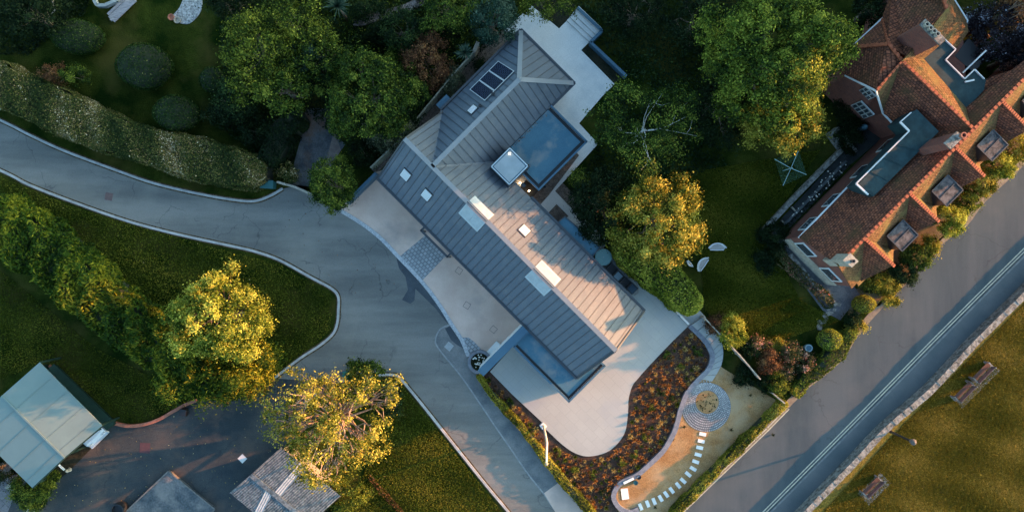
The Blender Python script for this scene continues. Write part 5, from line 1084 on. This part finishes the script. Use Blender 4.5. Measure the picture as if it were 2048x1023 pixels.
# understorey beneath the north gardens
def ground_cover(name, poly, n, lm_, size=.16, h=.35, seed=0, label=None):
    xs = [p[0] for p in poly]; ys = [p[1] for p in poly]; P = []
    X = rng.uniform(min(xs), max(xs), n); Y = rng.uniform(min(ys), max(ys), n); ins = np.zeros(n, bool); j = len(poly)-1
    for i in range(len(poly)):
        xi, yi = poly[i]; xj, yj = poly[j]
        c_ = ((yi > Y) != (yj > Y)) & (X < (xj-xi)*(Y-yi)/((yj-yi) or 1e-9) + xi); ins ^= c_; j = i
    X, Y = X[ins], Y[ins]; wx = (X-1024)*S; wy = (511.5-Y)*S; m = len(X)
    hh = h*(.5+.5*np.sin(wx*1.7+np.sin(wy*1.3)*1.5)*np.sin(wy*2.1+1))
    P = np.stack([wx, wy, .03+np.abs(hh)*rng.uniform(.2, 1, m)], 1); tone = rng.normal(.4, .25, m) + .2*np.sin(wx*.8)*np.cos(wy*.9)
    return struct(leafobj(name, [leafgeo(P, np.tile([0,0,1.], (m,1)), size, .5, .7, tone)], LM[lm_], origin=(0,0,0)), 'stuff')
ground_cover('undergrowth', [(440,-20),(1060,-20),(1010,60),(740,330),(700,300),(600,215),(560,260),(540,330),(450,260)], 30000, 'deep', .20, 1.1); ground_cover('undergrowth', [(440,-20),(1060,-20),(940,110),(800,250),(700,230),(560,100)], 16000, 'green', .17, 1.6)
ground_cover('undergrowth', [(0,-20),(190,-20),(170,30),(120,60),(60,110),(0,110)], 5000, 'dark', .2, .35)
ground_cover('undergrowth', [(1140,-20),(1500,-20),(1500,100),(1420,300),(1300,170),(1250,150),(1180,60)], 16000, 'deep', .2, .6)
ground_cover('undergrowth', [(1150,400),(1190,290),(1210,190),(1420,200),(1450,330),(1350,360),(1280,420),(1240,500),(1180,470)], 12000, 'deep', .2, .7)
# birch and the middle trees
def opentree(label, px, py, rp, zt, lm_, bark, per=55, nc=46, cr=.6, size=.17, name='birch_tree', limbs=18, r0=.16, sub=2, wob=.3, lo=.45, up=-.05, zb=1.5, group=None):
    return tree(label, px, py, rp, rp*.85, zt, lm_, zb=zb, name=name, trunk=bark, per=per, nc=nc, cr=cr, size=size, limbs=limbs, r0=r0, sub=sub, wob=wob, lo=lo, up=up, group=group)
GM = 'trees between the two houses'
opentree('open dark birch with white branches in the middle garden', 1298, 250, 116, 7.5, 'green', 'birch', group=GM, nc=95, per=60, limbs=9, sub=1, r0=.12, cr=.65)
tree('large domed green tree left of the old house', 1560, 110, 135, 132, 10.5, 'bright', group=GM, per=120, cr=.60, size=.22, lo=.84, tonevar=.32, limbs=9, r0=.30, jit=.35, flat=.9, nc=330, extra=[(1515,62,52,8.6,26),(1585,150,40,9.2,16)])
tree('golden lower tree below the large domed tree', 1572, 255, 88, 52, 6.0, 'gold', group=GM, per=110, cr=.55, size=.21, lo=.6)
tree('golden tree between the modern house and the lawn', 1320, 438, 96, 90, 6.6, 'gold', group=GM, per=125, cr=.55, size=.20, lo=.6, limbs=16)
tree('dark tree pressed against the top gable of the old house', 1748, 18, 44, 46, 3.4, 'dark', group=GM, per=70, cr=.5, size=.18)
tree('dark green tree behind the golden tree beside the path', 1205, 410, 62, 80, 3.9, 'dark', group=GM, per=100, cr=.5, size=.17)
tree('small green tree standing at the bend of the path', 1158, 362, 22, 28, 3.0, 'olive', group=GM, per=90, cr=.35, size=.13)
tree('dark tree between the birch and the large domed tree', 1450, 215, 60, 90, 4.0, 'dark', group=GM, per=70, cr=.6, size=.18)
tree('dark tree at the top right of the terrace', 1270, 25, 70, 48, 3.4, 'dark', group=GM, per=80, cr=.6, size=.18)
tree('dark spreading tree at the top middle edge', 1390, 40, 66, 60, 3.4, 'dark', group=GM, per=60, cr=.6, size=.18)
hedge('long rounded hedge from the round table to the curved steps', [(1232,478),(1262,505),(1300,530),(1340,562),(1375,596),(1400,622)], [1.6,2.3,2.5,2.7,2.4,1.5], [1.9,2.2,2.3,2.3,2.2,1.8], 'yellow', 'rounded_hedge', dens=330, size=.16, rough=.16, taper=.88)
def inside(poly, x, y):
    c_ = False; j = len(poly)-1
    for i in range(len(poly)):
        (xi, yi), (xj, yj) = poly[i], poly[j]
        if (yi > y) != (yj > y) and x < (xj-xi)*(y-yi)/(yj-yi) + xi: c_ = not c_
        j = i
    return c_
# big yellow and golden trees
tree('dense yellow green maple on the island lawn', 430, 640, 98, 88, 7.0, 'yellow', name='maple_tree', per=130, cr=.5, size=.20, lo=.62, wob=.22, limbs=22, r0=.25, tonevar=.34)
tree('wide sparse golden tree with many bare branches over the shed', 655, 852, 134, 118, 8.2, 'gold', zb=2.0, name='spreading_tree', per=48, nc=190, cr=.55, size=.20, lo=.58, wob=.3, limbs=70, sub=3, r0=.30, up=.0, tonevar=.34, trunk='palebark')
tree('dark green bushy tree behind the big golden tree beside the lane', 730, 752, 44, 36, 3.0, 'green', per=90, cr=.45, size=.17, zb=.4); tree('loose dark green tree on the south lawn edge', 770, 800, 36, 44, 2.6, 'deep', per=60, cr=.45, size=.16, zb=.4)
shrub('dark bush below the golden tree at the bottom edge', 690, 990, 50, 34, 2.0, 'olive', per=90, cr=.4, size=.15); shrub('dark bush beside the shed at the bottom edge', 640, 1018, 34, 24, 1.6, 'deep', per=80, cr=.4, size=.15)
shrub('bushy green shrub below the carport at the bottom left', 62, 985, 44, 36, 2.0, 'green', per=110, cr=.38, size=.15); shrub('low green shrub hanging at the carport corner', 92, 960, 26, 22, 1.3, 'olive', per=80, cr=.3, size=.13)
shrub('shaded shrub at the left of the carport', -5, 935, 34, 34, 1.6, 'dark', per=80, cr=.4, size=.15)
hedge('straggly russet border plants at the bottom edge of the south lawn', [(738,952),(765,985),(800,1022),(820,1045)], [.35]*4, [.22]*4, 'redshrub', 'flower_border', dens=200, size=.1, rough=.1, core=False, cat='flower border')
def fallen(name, poly, n, lm_, size=.085):
    xs = [q[0] for q in poly]; ys = [q[1] for q in poly]; P = []
    for _ in range(n):
        x, y = rnd.uniform(min(xs), max(xs)), rnd.uniform(min(ys), max(ys))
        if inside(poly, x, y): p = W(x, y); P.append((p.x, p.y, .075))
    P = np.array(P); struct(leafobj(name, [leafgeo(P, np.tile([0,0,1.], (len(P),1)), size, .6, .2)], LM[lm_], origin=(0,0,0)), 'stuff')
# clipped low hedges by the road
hedge('low golden hedge along the foot path beside the planted bed', [(955,750),(985,793),(1040,852),(1092,920),(1132,970),(1190,1035)], [.42,.45,.5,.6,.7,.7], [.8]*6, 'gold', 'low_hedge', dens=420, size=.12, rough=.10, tonefn=lambda u, s, t: -.12)
hedge('low golden hedge along the road beside the gravel garden', [(1575,803),(1510,868),(1440,938),(1345,1035)], [.55,.6,.62,.65], [.9]*4, 'gold', 'low_hedge', dens=420, size=.12, rough=.12, tonefn=lambda u, s, t: -.10)
hedge('ragged green hedge along the road below the rose garden', [(1590,792),(1620,758),(1655,728),(1690,690),(1712,660)], [.8,1.1,1.2,1.2,.9], [1.0]*5, 'olive', 'ragged_hedge', dens=260, size=.14, rough=.25)
GR = 'shrubs between the old house and the road'
for x, y, rx_, ry_, z, lm_, lb in ((1745,560,26,30,.7,'olive','low green shrub between the lower ball and the brick house'),(1775,570,30,24,.7,'gold','golden shrub left along the road verge'),(1808,545,30,26,.9,'deep','deep green shrub below the second box dormer'),(1838,512,34,28,1.5,'green','bushy green shrub below the gable end'),(1862,490,22,20,1.2,'gold','small golden shrub at the verge railing'),
    (1902,440,36,34,2.4,'yellow','rounded yellow green bush beside the railing'),(1935,402,28,26,1.6,'olive','olive shrub between the two yellow bushes'),(1965,365,32,30,1.7,'gold','golden shrub right of the olive shrub'),(2000,330,34,32,2.2,'yellow','large yellow bush near the right edge'),(2035,296,30,30,1.8,'gold','golden shrub at the right edge by the road'),(1705,640,22,20,.9,'deep','low dark shrub between the two clipped balls'),(1780,600,22,14,.9,'gold','thin golden grass clump beside the road'),
    (1710,655,24,14,.8,'gold','golden ground shrub above the ragged hedge')):
    shrub(lb, x, y, rx_, ry_, z, lm_, group=GR, per=90, cr=.32, size=.14)
GO = 'plants of the rose garden'
for x, y, rx_, ry_, z, lm_, lb in ((1466,663,30,36,2.0,'yellow','yellow green bush at the end of the long rounded hedge'),(1430,648,22,20,1.2,'redshrub','red brown shrub between the hedge and the fence'),(1540,725,22,28,1.5,'redshrub','orange shrub in the rose garden'),(1555,768,24,28,1.4,'olive','green shrub with pale leaves above the gravel garden corner'),(1585,705,26,22,1.3,'rose','rose bush with pale and pink blooms'),(1612,728,22,22,1.2,'rose','rose bush nearest the ragged hedge'),(1520,690,28,18,1.0,'rose','rose bush nearest the yellow green bush'),
    (1572,742,18,16,1.0,'rose','low rose bush with red blooms'),(1500,700,24,22,.9,'deep','deep green shrub beside the cream topped fence'),(1560,690,22,14,.9,'gold','golden shrub at the lawn edge'),(1490,750,22,26,.6,'dark','dark low shrub between the fence and the gravel'),(1545,700,16,12,.8,'green','small green shrub among the roses'),(1530,765,20,20,.8,'dark','dark shrub by the pale fence end')):
    shrub(lb, x, y, rx_, ry_, z, lm_, group=GO, per=80, cr=.30, size=.13)
hedge('flower border with red, orange and cream blooms beside the lawn', [(1545,490),(1580,530),(1615,562),(1648,590),(1668,612)], [.9,.9,.8,.9,.6], [.42]*5, 'rose', 'flower_border', dens=330, size=.14, rough=.2, core=False, cat='flower border')
for x, y, rx_, ry_, z, lb in ((1550,470,34,30,1.1,'dark shrub at the end of the rubble wall'),(1700,262,30,44,1.5,'dark leafy shrub under the brick gable'),(1690,215,24,30,1.5,'dark shrub between the domed tree and the brick gable'),(1530,520,24,30,.9,'low dark shrub left of the paved yard')):
    shrub(lb, x, y, rx_, ry_, z, 'dark', group='dark shrubs round the old house', per=80, cr=.35, size=.14)
P_ = np.array([[*W(1610+i*2.2+rng.normal(0,5), 405-i*2.3+rng.normal(0,4)).xy, .3] for i in range(34)] + [[*W(1590+rng.normal(0,5), 425+rng.normal(0,5)).xy, .3] for _ in range(5)])
for q in P_: flower(float(q[0]), float(q[1]), .36, 'small white flower in the row below the rubble wall', 'white flowers below the rubble wall')
ground_cover('undergrowth', [(1555,470),(1610,400),(1690,320),(1700,330),(1600,440),(1565,475)], 2600, 'dark', .14, .3)
tree('dark copper tree behind the old house at the top right', 1998, 62, 66, 62, 5.5, 'copper', per=130, cr=.55, size=.19, name='copper_beech'); tree('dark copper tree at the right edge behind the old house', 2040, 112, 40, 34, 4.5, 'copper', per=110, cr=.5, size=.17, name='copper_beech')
tree('tall orange lit tree at the top right corner', 2052, 8, 28, 34, 9.5, 'redshrub', per=110, cr=.55, size=.2)
fallen('fallen_leaves', [(0,340),(400,480),(670,580),(675,650),(560,755),(300,600)], 260, 'tan'); fallen('fallen_leaves', [(440,720),(800,740),(760,1023),(100,1023),(230,860)], 420, 'tan'); fallen('fallen_leaves', [(540,380),(690,430),(830,560),(700,600),(560,500)], 130, 'redshrub'); fallen('fallen_leaves', [(1360,340),(1600,330),(1530,600),(1640,640),(1480,690)], 220, 'gold')
# ornamental grasses in the planted bed
def inside(poly, x, y):
    c_ = False; j = len(poly)-1
    for i in range(len(poly)):
        (xi, yi), (xj, yj) = poly[i], poly[j]
        if (yi > y) != (yj > y) and x < (xj-xi)*(y-yi)/(yj-yi) + xi: c_ = not c_
        j = i
    return c_
bed = [(1385,662),(1412,690),(1412,730),(1385,762),(1366,785),(1352,815),(1340,860),(1318,896),(1270,940),(1222,975),(1212,1020),(1180,1010),(1130,955),(1100,905),(1110,885),(1151,912),(1180,920),(1216,912),(1245,890),(1260,860),(1264,830),(1266,795),(1286,755),(1340,695)]
bed2 = [(972,752),(1020,795),(1074,853),(1090,880),(1090,908),(1040,850),(985,790),(962,756)]
protos = []
for i, lm_ in enumerate(('bronze','bronze','tan','redshrub','olive')):
    o = leafobj('ornamental_grass', [blades((0,0,0), 70, .28, .026, .8, (.5,.28), 1.3)], LM[lm_], origin=(0,0,0)); protos.append(o)
lab = ['bronze tuft of ornamental grass in the planted bed','bronze tuft of ornamental grass in the planted bed','pale tan tuft of ornamental grass in the planted bed','dark russet tuft of ornamental grass in the planted bed','green tuft of ornamental grass in the planted bed']
spots = []; tries = 0
while len(spots) < 285 and tries < 20000:
    tries += 1; x = rnd.uniform(960, 1425); y = rnd.uniform(655, 1020)
    if not (inside(bed, x, y) or inside(bed2, x, y)): continue
    if any((x-a)**2 + (y-b)**2 < 90 for a, b in spots): continue
    spots.append((x, y))
used = set()
for n_, (x, y) in enumerate(spots):
    i = rnd.choices(range(5), (5,4,3,3,2))[0]; src = protos[i]
    if i in used: o = src.copy(); C.objects.link(o)
    else: o = src; used.add(i)
    p = W(x, y); o.location = (p.x, p.y, .03); o.rotation_euler = (0, 0, rnd.uniform(0, 6.28)); s_ = rnd.uniform(.75, 1.45); o.scale = (s_, s_, s_*rnd.uniform(.8, 1.1))
    tag(o, lab[i], 'grass tuft', 'grass tufts in the planted bed')
for i, (x, y) in enumerate(((1395,700),(1360,735),(1318,780),(1330,712),(1300,820),(1288,872),(1240,925),(1180,950),(1150,935),(1345,800),(1270,905),(1205,985),(1118,905),(1010,800),(1060,862))):
    shrub('low dark green shrublet among the bronze tufts of the planted bed', x+rnd.uniform(-6,6), y+rnd.uniform(-6,6), rnd.uniform(7,13), rnd.uniform(6,11), rnd.uniform(.3,.55), rnd.choice(['green','deep','olive']), group='green shrublets in the planted bed', per=34, cr=.16, size=.09, nc=9)
ground_cover('bed_planting', bed, 9000, 'redshrub', .12, .14); ground_cover('bed_planting', bed, 5000, 'tan', .09, .16); ground_cover('bed_planting', bed2, 1200, 'olive', .12, .15)
g = G()
# little plants in the gravel and round bed
P_ = []
for _ in range(60):
    a = rnd.uniform(0, 6.28); q = 20*math.sqrt(rnd.random()); p = W(1414+q*math.cos(a), 803+q*math.sin(a)); P_.append((p.x, p.y, .07))
P_ = np.array(P_); struct(leafobj('round_bed_planting', [leafgeo(np.repeat(P_, 3, 0) + rng.normal(0, .03, (180,3)), np.tile([0,0,1.], (180,1)), .10, .6, .4)], LM['dark'], origin=(0,0,0)), 'stuff')
for x, y in ((1368,852),(1462,858),(1545,868),(1345,877),(1310,1012),(1470,760),(1500,790)):
    p = W(x, y); o = leafobj('small_plant', [blades((p.x,p.y,.03), 22, .22, .03, .9, (.4,.25))], LM['deep']); tag(o, 'tiny dark green plant alone in the golden gravel', 'plant', 'tiny plants in the gravel garden')
p = W(1266,551); tag(leafobj('orange_sedge', [blades((p.x,p.y,.1), 120, .36, .02, .95, (.5,.25))], LM['bronze']), 'orange sedge clump in the gravel bed by the hose', 'sedge')
# grass tufts
def tufts(name, poly, n, lm_, L=.09, w=.05):
    xs = [q[0] for q in poly]; ys = [q[1] for q in poly]; X = rng.uniform(min(xs), max(xs), n); Y = rng.uniform(min(ys), max(ys), n); ins = np.zeros(n, bool); j = len(poly)-1
    for i in range(len(poly)):
        xi, yi = poly[i]; xj, yj = poly[j]; ins ^= ((yi > Y) != (yj > Y)) & (X < (xj-xi)*(Y-yi)/((yj-yi) or 1e-9) + xi); j = i
    X, Y = X[ins], Y[ins]; m = len(X); wx = (X-1024)*S; wy = (511.5-Y)*S
    P = np.stack([wx, wy, np.full(m, .055)], 1); tone = .45 + .16*np.sin(wx*.9+1.3*np.sin(wy*.7)) + .13*np.sin(wy*1.9+wx*.6) + rng.normal(0, .18, m)
    Nn = np.stack([np.cos(t_ := rng.uniform(0, 6.28, m)), np.sin(t_), rng.uniform(.35, 1.1, m)], 1)
    return struct(leafobj(name, [leafgeo(P, Nn, L, w/L, .25, tone)], LM[lm_], origin=(0,0,0)), 'stuff')
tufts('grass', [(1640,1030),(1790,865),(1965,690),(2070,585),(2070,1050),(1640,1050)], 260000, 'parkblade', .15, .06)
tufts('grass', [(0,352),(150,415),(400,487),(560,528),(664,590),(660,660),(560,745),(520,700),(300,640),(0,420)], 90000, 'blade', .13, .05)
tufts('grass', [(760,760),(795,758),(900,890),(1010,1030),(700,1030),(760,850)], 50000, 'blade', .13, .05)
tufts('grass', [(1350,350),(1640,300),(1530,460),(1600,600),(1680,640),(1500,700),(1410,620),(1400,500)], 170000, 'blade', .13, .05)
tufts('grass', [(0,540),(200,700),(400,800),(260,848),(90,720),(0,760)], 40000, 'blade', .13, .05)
# unseen tall trees added beyond the top right corner to shade the upper gardens
for i, (gx, gy) in enumerate(((2215,-160),(2240,-240),(2230,-340),(2250,-450),(2240,-570),(2250,-690))):
    x = 1024 + (gx-1024)/.742; y = 511.5 + (gy-511.5)/.742
    tree('tall dense tree added for shade beyond the top right corner, outside the picture', x, y, 165, 165, 22, 'dark', zb=.2, up=-.85, per=60, nc=260, cr=1.6, size=1.0, group='unseen shade trees beyond the top right corner', limbs=6)
